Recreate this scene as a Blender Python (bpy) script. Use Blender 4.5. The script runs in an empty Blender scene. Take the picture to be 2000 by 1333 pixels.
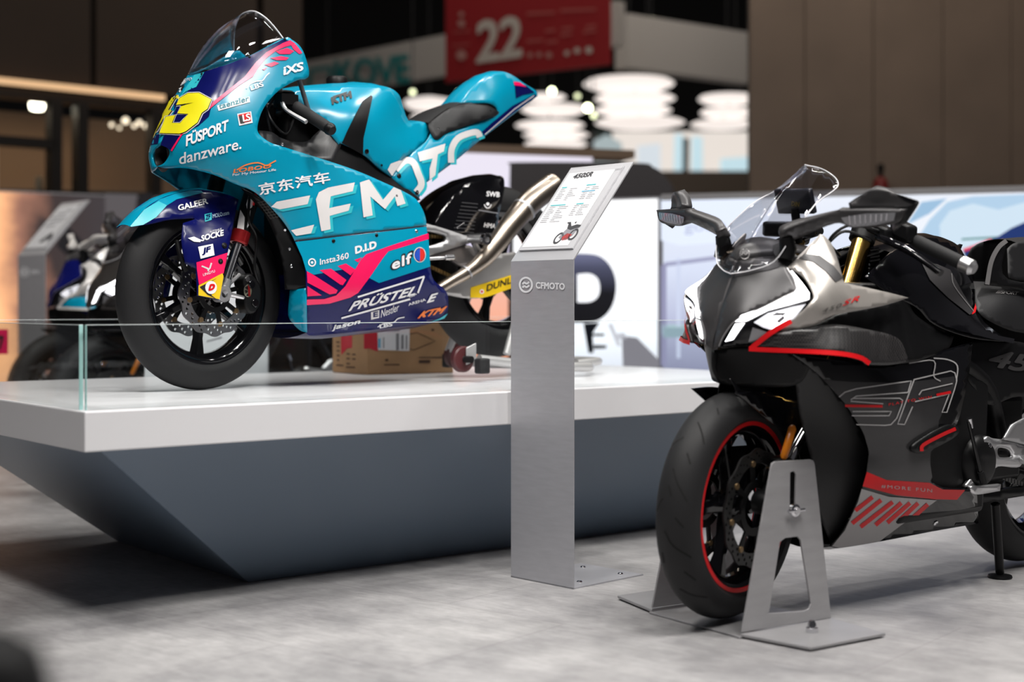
import bpy, bmesh, math, random
import numpy as np
from mathutils import Vector, Matrix
from mathutils.geometry import delaunay_2d_cdt
random.seed(7)
scn = bpy.context.scene
C = scn.collection
R_ = math.radians

# ------------------------------------------------------------------ camera, world, lights
F = 2778.0      # focal length in pixels of the 2000 px wide frame (50 mm lens)
H = 0.81        # lens height
cam_d = bpy.data.cameras.new('camera'); cam = bpy.data.objects.new('camera', cam_d); C.objects.link(cam)
cam_d.sensor_width = 36.0; cam_d.lens = 36.0*F/2000; cam_d.shift_y = -66.5/2000
cam.location = (0, 0, H); cam.rotation_euler = (R_(90), 0, 0)
cam_d.clip_start = 0.05; cam_d.clip_end = 200
cam_d.dof.use_dof = True; cam_d.dof.focus_distance = 4.15; cam_d.dof.aperture_fstop = 1.5
scn.camera = cam
scn.view_settings.view_transform = 'Standard'; scn.view_settings.look = 'None'
scn.view_settings.gamma = 1.0; scn.view_settings.use_curve_mapping = False
scn.view_settings.exposure = 0.0
wd = bpy.data.worlds.new('hall'); scn.world = wd; wd.use_nodes = True
wd.node_tree.nodes['Background'].inputs[0].default_value = (0.75, 0.72, 0.78, 1)
wd.node_tree.nodes['Background'].inputs[1].default_value = 0.06
SPK = 1.75
def area(name, loc, aim, sx, sy, power, col=(1, .97, .93)):
    d = bpy.data.lights.new(name, 'AREA'); d.shape = 'RECTANGLE'; d.size = sx; d.size_y = sy; d.energy = power; d.color = col
    o = bpy.data.objects.new(name, d); C.objects.link(o); o.location = loc
    o.rotation_euler = (Vector(aim)-Vector(loc)).to_track_quat('-Z', 'Y').to_euler(); return o
def spot(name, loc, aim, power, deg=60, r=.08, col=(1, .97, .93), blend=.6):
    d = bpy.data.lights.new(name, 'SPOT'); d.energy = power; d.spot_size = R_(deg); d.spot_blend = blend; d.shadow_soft_size = r; d.color = col
    o = bpy.data.objects.new(name, d); C.objects.link(o); o.location = loc
    o.rotation_euler = (Vector(aim)-Vector(loc)).to_track_quat('-Z', 'Y').to_euler(); return o
# trade-fair rig over the stand: two rows of spots on trusses and a soft box at each end
area('truss_softbox', (1.6, 2.2, 4.9), (.6, 3.9, .3), 1.4, .5, 110)
area('truss_softbox', (-1.9, 2.4, 4.9), (-.6, 4.4, .4), 1.2, .4, 70)
for x, y, tx, ty, p in ((-1.7, 2.6, -1.2, 4.0, 55), (-.8, 2.5, -.8, 4.4, 60), (.1, 2.4, -.2, 4.6, 60), (.9, 2.3, .3, 4.4, 60), (1.7, 1.9, 1.0, 3.6, 60), (2.6, 2.2, 1.5, 3.9, 60), (3.4, 2.8, 1.7, 4.2, 55), (-.4, 1.2, -.3, 3.0, 40), (1.0, 1.0, .7, 2.9, 40),
                        (-1.2, 5.4, -1.1, 4.4, 60), (-.1, 5.8, -.3, 4.6, 70), (1.2, 5.6, .7, 4.2, 80), (2.6, 5.2, 1.4, 3.9, 90), (3.6, 4.6, 1.3, 3.2, 80), (2.9, 3.6, .6, 3.6, 60)):
    spot('truss_spot', (x, y, 4.6), (tx, ty, .3), p*SPK, 64, .10)
spot('truss_spot', (-3.0, 5.2, 4.6), (-2.6, 7.7, .9), 420, 50, .10); spot('truss_spot', (-1.2, 4.9, 4.6), (-1.9, 6.8, .8), 120, 60, .10)  # first spot added to brighten the small info stand behind the plinth
area('hall_light', (2.5, 9.5, 5.5), (2.5, 11.6, 1.5), 3, .6, 44, (1, .86, .72))
area('hall_light', (-3.4, 8.4, 5.6), (-3.2, 10.6, 1.4), 3, .6, 6, (1, .8, .6))
area('hall_light', (1.0, 13.0, 7.5), (1.0, 17, 2.5), 4, 1, 260, (1, .93, .86))

# ------------------------------------------------------------------ materials
MATS = {}
def mat(name, col, rough=.5, metal=0., coat=0., spec=.5, noise=None, bump=0., bscale=200, emit=0., alpha=None):
    if name in MATS: return MATS[name]
    m = bpy.data.materials.new(name); m.use_nodes = True; MATS[name] = m
    nt = m.node_tree; b = nt.nodes['Principled BSDF']
    b.inputs['Base Color'].default_value = (*col, 1); b.inputs['Roughness'].default_value = rough
    b.inputs['Metallic'].default_value = metal; b.inputs['Coat Weight'].default_value = coat
    b.inputs['Coat Roughness'].default_value = .04
    b.inputs['Specular IOR Level'].default_value = spec
    if emit: 
        b.inputs['Emission Color'].default_value = (*col, 1); b.inputs['Emission Strength'].default_value = emit
    tc = None
    if noise or bump:
        tc = nt.nodes.new('ShaderNodeTexCoord')
    if noise:          # (scale, amount, stretch)
        sc, am, st = noise
        mp = nt.nodes.new('ShaderNodeMapping'); mp.inputs['Scale'].default_value = st
        n = nt.nodes.new('ShaderNodeTexNoise'); n.inputs['Scale'].default_value = sc; n.inputs['Detail'].default_value = 6
        r = nt.nodes.new('ShaderNodeMapRange'); r.inputs[3].default_value = 1-am; r.inputs[4].default_value = 1+am
        r.inputs[1].default_value = .3; r.inputs[2].default_value = .7
        mx = nt.nodes.new('ShaderNodeMix'); mx.data_type = 'RGBA'; mx.blend_type = 'MULTIPLY'; mx.inputs[0].default_value = 1
        mx.inputs[6].default_value = (*col, 1)
        nt.links.new(tc.outputs['Object'], mp.inputs[0]); nt.links.new(mp.outputs[0], n.inputs['Vector'])
        nt.links.new(n.outputs[0], r.inputs[0]); nt.links.new(r.outputs[0], mx.inputs[7]); nt.links.new(mx.outputs[2], b.inputs['Base Color'])
    if bump:
        n2 = nt.nodes.new('ShaderNodeTexNoise'); n2.inputs['Scale'].default_value = bscale
        bp = nt.nodes.new('ShaderNodeBump'); bp.inputs['Strength'].default_value = bump; bp.inputs['Distance'].default_value = .002
        nt.links.new(tc.outputs['Object'], n2.inputs['Vector']); nt.links.new(n2.outputs[0], bp.inputs['Height']); nt.links.new(bp.outputs[0], b.inputs['Normal'])
    return m
def glass_mat(name, tint=(1, 1, 1), refl=.05, rough=.02, fres=.5):
    m = bpy.data.materials.new(name); m.use_nodes = True; MATS[name] = m; nt = m.node_tree
    nt.nodes.remove(nt.nodes['Principled BSDF'])
    t = nt.nodes.new('ShaderNodeBsdfTransparent'); t.inputs[0].default_value = (*tint, 1)
    g = nt.nodes.new('ShaderNodeBsdfGlossy'); g.inputs['Roughness'].default_value = rough
    fr = nt.nodes.new('ShaderNodeLayerWeight'); fr.inputs[0].default_value = .25
    ad = nt.nodes.new('ShaderNodeMath'); ad.operation = 'MULTIPLY_ADD'; ad.inputs[1].default_value = fres; ad.inputs[2].default_value = refl
    mx = nt.nodes.new('ShaderNodeMixShader')
    nt.links.new(fr.outputs['Fresnel'], ad.inputs[0]); nt.links.new(ad.outputs[0], mx.inputs[0])
    nt.links.new(t.outputs[0], mx.inputs[1]); nt.links.new(g.outputs[0], mx.inputs[2])
    nt.links.new(mx.outputs[0], nt.nodes['Material Output'].inputs[0]); return m
def carbon_mat(name, a, b_, scale=260, rough=.42, coat=.0):
    m = bpy.data.materials.new(name); m.use_nodes = True; MATS[name] = m; nt = m.node_tree; b = nt.nodes['Principled BSDF']
    tc = nt.nodes.new('ShaderNodeTexCoord'); w = nt.nodes.new('ShaderNodeTexChecker'); w.inputs['Scale'].default_value = scale
    w.inputs[1].default_value = (*a, 1); w.inputs[2].default_value = (*b_, 1)
    nt.links.new(tc.outputs['Object'], w.inputs[0]); nt.links.new(w.outputs[0], b.inputs['Base Color'])
    b.inputs['Roughness'].default_value = rough; b.inputs['Coat Weight'].default_value = coat; return m

TEAL = mat('teal_paint', (.0, .275, .43), .24, coat=.0)
TEAL2 = mat('light_teal_print', (.03, .46, .54), .3)
NAVY = mat('navy_paint', (.004, .006, .085), .2, spec=.22)
PINK = mat('pink_print', (.9, .008, .11), .28)
YELLOW = mat('yellow_print', (.90, .80, .01), .4, coat=.5)
YELLOW2 = mat('amber_yellow_print', (.83, .55, .01), .4, coat=.4)
WHITE = mat('white_print', (.82, .82, .84), .45)
WGREY = mat('warm_white_print', (.68, .66, .66), .45)
ORANGE = mat('orange_print', (.9, .22, .03), .45)
BLACKP = mat('black_print', (.006, .006, .007), .5)
BLACKG = mat('gloss_black', (.0035, .0035, .0045), .08)
BLACKM = mat('satin_black', (.005, .005, .0055), .4, spec=.22)
RUBBER = mat('rubber', (.014, .014, .015), .6, spec=.3, bump=.15, bscale=400)
GRIPM = mat('grip_rubber', (.012, .012, .013), .65, spec=.3, bump=.4, bscale=700)
CHROME = mat('polished_steel', (.72, .72, .74), .12, metal=1.)
STEEL = mat('brushed_steel', (.50, .50, .52), .33, metal=1., noise=(30, .10, (1, 1, 8)))
ALU = mat('cast_aluminium', (.46, .46, .47), .42, metal=.9)
ALUL = mat('bright_aluminium', (.62, .62, .63), .3, metal=.9)
TITAN = mat('titanium', (.36, .31, .26), .3, metal=1., noise=(6, .22, (1, 1, 1)))
GOLD = mat('gold_anodised', (.62, .38, .10), .2, metal=1.)
RED = mat('red_paint', (.66, .008, .012), .35, spec=.25)
REDA = mat('red_anodised', (.28, .01, .012), .3, metal=.6)
CARBON = carbon_mat('carbon_weave', (.006, .006, .007), (.022, .022, .024))
SEATM = mat('seat_vinyl', (.010, .010, .011), .5, spec=.35, bump=.2, bscale=500)
CLEAR = glass_mat('clear_acrylic', (.93, .93, .95), .03, .02, .4)
GLASS = glass_mat('glass_pane', (.975, .99, .99), .012, .0, .3)
GEDGE = mat('glass_edge', (.45, .75, .72), .15)
DARKGREY = mat('dark_grey_matte', (.048, .046, .048), .38, metal=.3)
SILVERP = mat('silver_grey_paint', (.46, .43, .40), .32, metal=.45, coat=.2)

# ------------------------------------------------------------------ geometry helpers
def W(px, py, Y): return Vector(((px-1000)/F*Y, Y, H+(600-py)/F*Y))
def Wz(px, py, z):                       # pixel on the horizontal plane z
    Y = (z-H)*F/(600-py); return W(px, py, Y)
class Frame:
    """upright frame of a vehicle: s rearward, l to its left, z up (lean tips the left side down)"""
    def __init__(self, X, Y, z0, deg, lean=0.):
        a = R_(deg); p = R_(lean)
        self.o = Vector((X, Y, z0)); self.u = Vector((math.cos(a), math.sin(a), 0))
        v = Vector((math.sin(a), -math.cos(a), 0)); k = Vector((0, 0, 1))
        self.v = v*math.cos(p)-k*math.sin(p); self.k = k*math.cos(p)+v*math.sin(p)
    def un(self, px, py, l):
        d = Vector(((px-1000)/F, 1, (600-py)/F)); c = Vector((0, 0, H))
        return c+d*((l+(self.o-c).dot(self.v))/d.dot(self.v))
    def w(self, s, l, z): return self.o+self.u*s+self.v*l+self.k*z
    def loc(self, p): q = p-self.o; return q.dot(self.u), q.dot(self.v), q.dot(self.k)
    def mir(self, p): return p-self.v*(2*(p-self.o).dot(self.v))
INV = {}
GEO = {}
def thing(name, label, cat, loc=(0, 0, 0), rz=0., group=None):
    o = bpy.data.objects.new(name, None); C.objects.link(o); o.empty_display_size = .1
    o.location = loc; o.rotation_euler = (0, 0, rz); o['label'] = label; o['category'] = cat
    if group: o['group'] = group
    INV[o.name] = (Matrix.Translation(loc) @ Matrix.Rotation(rz, 4, 'Z')).inverted()
    return o
def tag(o, label, cat, group=None):
    o['label'] = label; o['category'] = cat
    if group: o['group'] = group
    return o
def root(o):
    while o.parent: o = o.parent
    return o
def mk(name, V, Fc, m, parent=None, smooth=True, ang=38):
    """V in world space; becomes local to the thing it belongs to"""
    V = [Vector(v) for v in V]
    if parent is not None:
        r = root(parent); inv = INV[r.name]; loc = None
    else:
        n = len(V); c = Vector((sum(v.x for v in V)/n, sum(v.y for v in V)/n, min(v.z for v in V))); inv = Matrix.Translation(-c); loc = c
    me = bpy.data.meshes.new(name); me.from_pydata([inv @ v for v in V], [], Fc); me.update()
    o = bpy.data.objects.new(name, me); C.objects.link(o); GEO[o.name] = (V, Fc)
    if m is not None: me.materials.append(m)
    if smooth: me.shade_smooth(); me.set_sharp_from_angle(angle=R_(ang))
    if parent is not None: o.parent = parent
    else:
        o.location = loc; INV[o.name] = inv
    return o
def struct(o): o['kind'] = 'structure'; return o
def solid(o, t, off=-1):
    m = o.modifiers.new('thickness', 'SOLIDIFY'); m.thickness = t; m.offset = off; m.use_even_offset = False; return o
def bevel(o, w, seg=2):
    m = o.modifiers.new('bevel', 'BEVEL'); m.width = w; m.segments = seg; m.limit_method = 'ANGLE'; m.angle_limit = R_(35); return o
def join(*parts):
    V, Fc = [], []
    for v, f_ in parts:
        n = len(V); V += list(v); Fc += [tuple(i+n for i in q) for q in f_]
    return V, Fc
BOXF = [(0, 1, 3, 2), (4, 6, 7, 5), (0, 4, 5, 1), (2, 3, 7, 6), (0, 2, 6, 4), (1, 5, 7, 3)]
def boxg(c, ax, ay, az):
    """box from centre and three half-axis vectors"""
    c = Vector(c); V = [c+ax*i+ay*j+az*k for i in (-1, 1) for j in (-1, 1) for k in (-1, 1)]
    if ax.cross(ay).dot(az) < 0: return V, [tuple(reversed(q)) for q in BOXF]
    return V, BOXF
def hexa(b, t):
    """hexahedron from bottom quad b and top quad t (same winding, ccw from above)"""
    V = list(b)+list(t); return V, [(3, 2, 1, 0), (4, 5, 6, 7)]+[(i, (i+1) % 4, 4+(i+1) % 4, 4+i) for i in range(4)]
def cat(pts, n=8, closed=False):
    """Catmull-Rom through points (tuples of any length)"""
    P = [np.array(p, float) for p in pts]; N = len(P); out = []
    for i in range(N if closed else N-1):
        p1, p2 = P[i], P[(i+1) % N]
        p0 = P[i-1] if (i > 0 or closed) else 2*p1-p2
        p3 = P[(i+2) % N] if (i+2 < N or closed) else 2*p2-p1
        for k in range(n):
            t = k/n; out.append(.5*((2*p1)+(p2-p0)*t+(2*p0-5*p1+4*p2-p3)*t*t+(3*p1-p0-3*p2+p3)*t**3))
    if not closed: out.append(P[-1])
    return out
def tubeg(pts, r, seg=12, smooth_n=0, cap=True):
    """tube along world points; r a number or list per control point"""
    if not hasattr(r, '__len__'): r = [r]*len(pts)
    ctl = [(*p, rr) for p, rr in zip(pts, r)]
    if smooth_n: ctl = cat(ctl, smooth_n)
    P = [Vector(c[:3]) for c in ctl]; rr = [c[3] for c in ctl]; V, Fc = [], []
    t0 = (P[1]-P[0]).normalized(); nrm = t0.orthogonal().normalized()
    for i, p in enumerate(P):
        a = P[max(i-1, 0)]; b = P[min(i+1, len(P)-1)]; t = (b-a).normalized()
        nrm = (nrm-t*nrm.dot(t)).normalized(); bn = t.cross(nrm)
        for k in range(seg):
            an = 2*math.pi*k/seg; V.append(p+(nrm*math.cos(an)+bn*math.sin(an))*rr[i])
    for i in range(len(P)-1):
        for k in range(seg):
            a = i*seg+k; b = i*seg+(k+1) % seg; Fc.append((a, b, b+seg, a+seg))
    if cap:
        Fc.append(tuple(reversed(range(seg)))); Fc.append(tuple(range((len(P)-1)*seg, len(P)*seg)))
    return V, Fc
def latheg(c, axis, prof, n=48, closed=False):
    """revolve profile (radius, along axis) around axis at c"""
    c = Vector(c); ax = Vector(axis).normalized(); a = ax.orthogonal().normalized(); b = ax.cross(a); V, Fc = [], []; m = len(prof)
    for i in range(n):
        t = 2*math.pi*i/n; d = a*math.cos(t)+b*math.sin(t)
        V += [c+d*r+ax*h for r, h in prof]
    for i in range(n):
        for j in range(m if closed else m-1):
            p = i*m+j; q = i*m+(j+1) % m; p2 = ((i+1) % n)*m+j; q2 = ((i+1) % n)*m+(j+1) % m
            Fc.append((p, p2, q2, q))
    return V, Fc
def inpoly(x, y, poly):
    ins = np.zeros(x.shape, bool); n = len(poly); j = n-1
    for i in range(n):
        xi, yi = poly[i][:2]; xj, yj = poly[j][:2]
        if yi != yj: ins ^= ((yi > y) != (yj > y)) & (x < (xj-xi)*(y-yi)/(yj-yi)+xi)
        j = i
    return ins
def distpoly(x, y, poly):
    d = np.full(x.shape, 1e9); n = len(poly)
    for i in range(n):
        ax, ay = poly[i][:2]; bx, by = poly[(i+1) % n][:2]; dx, dy = bx-ax, by-ay
        t = np.clip(((x-ax)*dx+(y-ay)*dy)/(dx*dx+dy*dy+1e-9), 0, 1); d = np.minimum(d, np.hypot(x-ax-t*dx, y-ay-t*dy))
    return d
def resample(poly, step):
    out = []; n = len(poly)
    for i in range(n):
        a = np.array(poly[i][:2], float); b = np.array(poly[(i+1) % n][:2], float); k = max(1, int(np.linalg.norm(b-a)/step+.5))
        out += [tuple(a+(b-a)*j/k) for j in range(k)]
    return out
def smooth_outline(pts, n=5):
    """closed outline; points with a third item truthy are sharp corners"""
    N = len(pts); out = []
    for i in range(N):
        p1, p2 = pts[i], pts[(i+1) % N]
        A, B = np.array(p1[:2], float), np.array(p2[:2], float)
        c1 = len(p1) > 2 and p1[2]; c2 = len(p2) > 2 and p2[2]
        P0 = A-(B-A)*.5 if c1 else np.array(pts[i-1][:2], float); P3 = B+(B-A)*.5 if c2 else np.array(pts[(i+2) % N][:2], float)
        for k in range(n):
            t = k/n; q = .5*((2*A)+(B-P0)*t+(2*P0-5*A+4*B-P3)*t*t+(3*A-P0-3*B+P3)*t**3); out.append(tuple(q))
    return out
def tri2d(outer, holes=(), step=9., grid=True):
    """triangulate a planar region with a grid of inner points; returns 2-D verts, tris"""
    rings = [resample(outer, step)]+[resample(h, step) for h in holes]
    V = []; E_ = []
    for r in rings:
        n0 = len(V); V += r; E_ += [(n0+i, n0+(i+1) % len(r)) for i in range(len(r))]
    if grid:
        xs = [p[0] for p in rings[0]]; ys = [p[1] for p in rings[0]]
        gx, gy = np.meshgrid(np.arange(min(xs), max(xs), step), np.arange(min(ys), max(ys), step*.866)); gx = gx.copy(); gx[1::2] += step/2
        x, y = gx.ravel(), gy.ravel(); ok = inpoly(x, y, rings[0])
        for h in rings[1:]: ok &= ~inpoly(x, y, h)
        x, y = x[ok], y[ok]
        if len(x):
            d = distpoly(x, y, rings[0])
            for h in rings[1:]: d = np.minimum(d, distpoly(x, y, h))
            k = d > step*.45; V += list(zip(x[k], y[k]))
    r = delaunay_2d_cdt([Vector(v) for v in V], E_, [], 1, 1e-4); Q = [tuple(v) for v in r[0]]; T = [tuple(t) for t in r[2]]
    cx = np.array([sum(Q[i][0] for i in t)/3 for t in T]); cy = np.array([sum(Q[i][1] for i in t)/3 for t in T]); ok = inpoly(cx, cy, rings[0])
    for h in rings[1:]: ok &= ~inpoly(cx, cy, h)
    return Q, [t for t, k in zip(T, ok) if k]
class TPS:
    """smooth lateral-offset field of a body side, through control points (px, py, l)"""
    def __init__(self, fr, ctl, lam=0.):
        self.fr = fr; P = np.array(ctl, float); self.xy = P[:, :2]/100; n = len(P)
        K = self._u(np.linalg.norm(self.xy[:, None]-self.xy[None], axis=2))+lam*np.eye(n)
        Q = np.hstack([np.ones((n, 1)), self.xy]); A = np.block([[K, Q], [Q.T, np.zeros((3, 3))]])
        self.c = np.linalg.solve(A, np.concatenate([P[:, 2], np.zeros(3)]))
    def _u(self, r): return np.where(r > 0, r*r*np.log(np.maximum(r, 1e-9)), 0)
    def l(self, xy):
        q = np.atleast_2d(np.array(xy, float))/100; U = self._u(np.linalg.norm(q[:, None]-self.xy[None], axis=2))
        return U @ self.c[:-3]+self.c[-3]+q @ self.c[-2:]
    def __call__(self, xy, off=0.):
        xy = np.atleast_2d(np.array(xy, float)); l = self.l(xy); out = [self.fr.un(x, y, k) for (x, y), k in zip(xy, l)]
        if off:
            lx = self.l(xy+[2, 0]); ly = self.l(xy+[0, 2]); o2 = []
            for (x, y), p, a, b in zip(xy, out, lx, ly):
                n = (self.fr.un(x+2, y, a)-p).cross(self.fr.un(x, y+2, b)-p).normalized()
                if n.dot(Vector((0, 0, H))-p) < 0: n = -n
                o2.append(p+n*off)
            out = o2
        return out
class Plane:
    """flat real-world surface; decals given in pixels are laid onto it"""
    def __init__(self, p, a, b): 
        self.p = Vector(p); n = (Vector(a)-self.p).cross(Vector(b)-self.p).normalized(); self.n = n if n.dot(Vector((0, 0, H))-self.p) > 0 else -n
    def __call__(self, xy, off=0.):
        c = Vector((0, 0, H)); out = []
        for x, y in np.atleast_2d(np.array(xy, float)):
            d = Vector(((x-1000)/F, 1, (600-y)/F)); out.append(c+d*((self.p-c).dot(self.n)/d.dot(self.n))+self.n*off)
        return out
def flip(T): return [tuple(reversed(t)) for t in T]
def facing(V, T):
    """turn triangles made in pixel space (y down) so that they face the camera"""
    t = T[0]; a, b, c = (Vector(V[i]) for i in t[:3]); n = (b-a).cross(c-a)
    return T if n.dot(Vector((0, 0, H))-a) > 0 else flip(T)
def patch(name, surf, outline, m, parent, holes=(), step=9., off=0., thick=.004, mirror=False, smooth=True, raw=False, ang=50):
    """a shell on a surface, outlined in pixels; mirror adds its twin on the other side of the vehicle"""
    o2 = outline if raw else smooth_outline(outline)
    v2, T = tri2d(o2, [h if raw else smooth_outline(h) for h in holes], step)
    V = surf(v2, off); T = facing(V, T); o = mk(name, V, T, m, parent, smooth, ang)
    if thick: solid(o, thick)
    if mirror:
        p2 = mirror if isinstance(mirror, bpy.types.Object) else parent
        q = mk(name, [surf.fr.mir(v) for v in V], flip(T), m, p2, smooth, ang)
        if thick: solid(q, thick)
        return o, q
    return o
def stroke2d(pts, w, closed=False):
    P = [np.array(p, float) for p in pts]; N = len(P); L, Rr = [], []
    for i in range(N):
        a = P[i-1] if (i > 0 or closed) else P[i]; b = P[(i+1) % N] if (i < N-1 or closed) else P[i]
        t = b-a; t = t/(np.linalg.norm(t)+1e-9); n = np.array([-t[1], t[0]])*w/2; L.append(tuple(P[i]+n)); Rr.append(tuple(P[i]-n))
    V = L+Rr; T = []
    for i in range(N if closed else N-1):
        j = (i+1) % N; T += [(i, N+i, N+j), (i, N+j, j)]
    return V, T
def decal2d(name, surf, v2, T, m, parent, off=.0018):
    V = surf(v2, off); T = facing(V, T); return mk(name, V, T, m, parent, True, 60)
def stroke(name, surf, pts, w, m, parent, closed=False, off=.002, n=4):
    if n: pts = cat(pts, n, closed)
    else:
        q = []; pts = list(pts)+([pts[0]] if closed else [])
        for a, b in zip(pts, pts[1:]):
            k = max(1, int(math.hypot(b[0]-a[0], b[1]-a[1])/8)); q += [(a[0]+(b[0]-a[0])*i/k, a[1]+(b[1]-a[1])*i/k) for i in range(k)]
        pts = q if closed else q+[pts[-1]]
    v2, T = stroke2d(pts, w, closed); return decal2d(name, surf, v2, T, m, parent, off)
def polyd(name, surf, outline, m, parent, off=.0018, step=10., holes=(), smoothed=False):
    o2 = smooth_outline(outline) if smoothed else outline
    v2, T = tri2d(o2, holes, step); return decal2d(name, surf, v2, T, m, parent, off)
_TC = {}
def text2d(s, bold=0., shear=0., space=1.):
    k = (s, bold, shear, space)
    if k in _TC: return _TC[k]
    cu = bpy.data.curves.new('txt', 'FONT'); cu.body = s; cu.shear = shear; cu.space_character = space; cu.resolution_u = 3
    ob = bpy.data.objects.new('txt', cu); C.objects.link(ob); dg = bpy.context.evaluated_depsgraph_get()
    me = bpy.data.meshes.new_from_object(ob.evaluated_get(dg)); bm = bmesh.new(); bm.from_mesh(me)
    bmesh.ops.triangulate(bm, faces=bm.faces[:]); bmesh.ops.remove_doubles(bm, verts=bm.verts[:], dist=1e-4)
    bpy.data.objects.remove(ob); bpy.data.curves.remove(cu); bpy.data.meshes.remove(me)
    xs = [v.co.x for v in bm.verts]; ys = [v.co.y for v in bm.verts]
    if not xs: _TC[k] = ([], []); return _TC[k]
    x0, x1, y0, y1 = min(xs), max(xs), min(ys), max(ys)
    asp = (x1-x0)/(y1-y0)
    for it in range(4):                                   # cut long edges so that the letters can follow curved panels
        es = [e for e in bm.edges if (e.verts[0].co-e.verts[1].co).length > .3*(y1-y0)]
        if not es: break
        bmesh.ops.subdivide_edges(bm, edges=es, cuts=1); bmesh.ops.triangulate(bm, faces=bm.faces[:])
    bm.verts.ensure_lookup_table()
    bm.verts.index_update(); P = [(v.co.x, v.co.y) for v in bm.verts]; T0 = [tuple(v.index for v in f_.verts) for f_ in bm.faces]; bm.free()
    sh = [(0, 0)]+([(bold*math.cos(R_(45*k)), bold*math.sin(R_(45*k))) for k in range(8)] if bold > 0 else [])      # heavier weights: the outline thickened all round
    bo = max(bold, 0); w_, h_ = x1-x0+2*bo, y1-y0+2*bo; V, T = [], []
    for dx, dy in sh:
        n = len(V); V += [((x-x0+bo+dx)/w_, (y-y0+bo+dy)/h_) for x, y in P]; T += [tuple(i+n for i in t) for t in T0]
    _TC[k] = (V, T); return _TC[k]
def text(name, surf, s, bl, br, tl, m, parent, bold=0., shear=0., space=1., off=.002):
    """lettering: bl, br, tl are the pixel corners (bottom left, bottom right, top left) of the word"""
    V, T = text2d(s, bold, shear, space)
    if not V: return None
    bl, br, tl = (np.array(p, float) for p in (bl, br, tl))
    nl = 9 if bold > 0 else 1; n = len(V)//nl; W3 = []
    for k in range(nl): W3 += surf([tuple(bl+(br-bl)*u+(tl-bl)*v) for u, v in V[k*n:(k+1)*n]], off+k*4e-5*max(1, -1+abs(surf([bl])[0].y)/2))
    return mk(name, W3, facing(W3, T), m, parent, True, 60)
def ring2d(c, r, n=20, ry=None): return [(c[0]+r*math.cos(2*math.pi*i/n), c[1]+(ry or r)*math.sin(2*math.pi*i/n)) for i in range(n)]
def frame_box(fr, name, c, d, m, parent, bev=.004):
    """box aligned with a vehicle frame: centre (s, l, z), half sizes"""
    V, Fc = boxg(fr.w(*c), fr.u*d[0], fr.v*d[1], fr.k*d[2]); o = mk(name, V, Fc, m, parent)
    if bev: bevel(o, bev)
    return o
def tube(name, pts, r, m, parent, seg=12, n=0): V, Fc = tubeg(pts, r, seg, n); return mk(name, V, Fc, m, parent)
def lathe(name, c, ax, prof, m, parent, n=40, closed=False): V, Fc = latheg(c, ax, prof, n, closed); return mk(name, V, Fc, m, parent)

from mathutils.bvhtree import BVHTree
class Cast:
    """surface made of parts already built; decals given in pixels land on what the lens sees there"""
    def __init__(self, *objs):
        V, Fc = join(*[GEO[o.name] for o in objs]); self.t = BVHTree.FromPolygons(V, Fc)
    def __call__(self, xy, off=0.):
        c = Vector((0, 0, H)); out = []
        for x, y in np.atleast_2d(np.array(xy, float)):
            d = Vector(((x-1000)/F, 1, (600-y)/F)).normalized(); p, n, i, t = self.t.ray_cast(c, d)
            if p is None:
                q = out[-1] if out else None
                k = (q-c).length if q else 4.3
                p, n, i, t = self.t.find_nearest(c+d*k)
            n = n if n.dot(c-p) > 0 else -n
            out.append(p+n*off)
        return out
def bridge(name, fr, pts, m, parent, bulge=.012, k=6, drop=None, thick=0.):
    """crown between a row of world points on the left side and their mirror images"""
    V, Fc = [], []; n = len(pts)
    for p in pts:
        q = fr.mir(p); L = (q-p).length
        for j in range(k+1):
            t = j/k; V.append(p+(q-p)*t+fr.k*(bulge*min(1, L/.12)*4*t*(1-t)))
    for i in range(n-1):
        for j in range(k): a = i*(k+1)+j; Fc.append((a, a+1, a+k+2, a+k+1))
    o = mk(name, V, Fc, m, parent, True, 60)
    if thick: solid(o, thick, 0)
    return o
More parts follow.
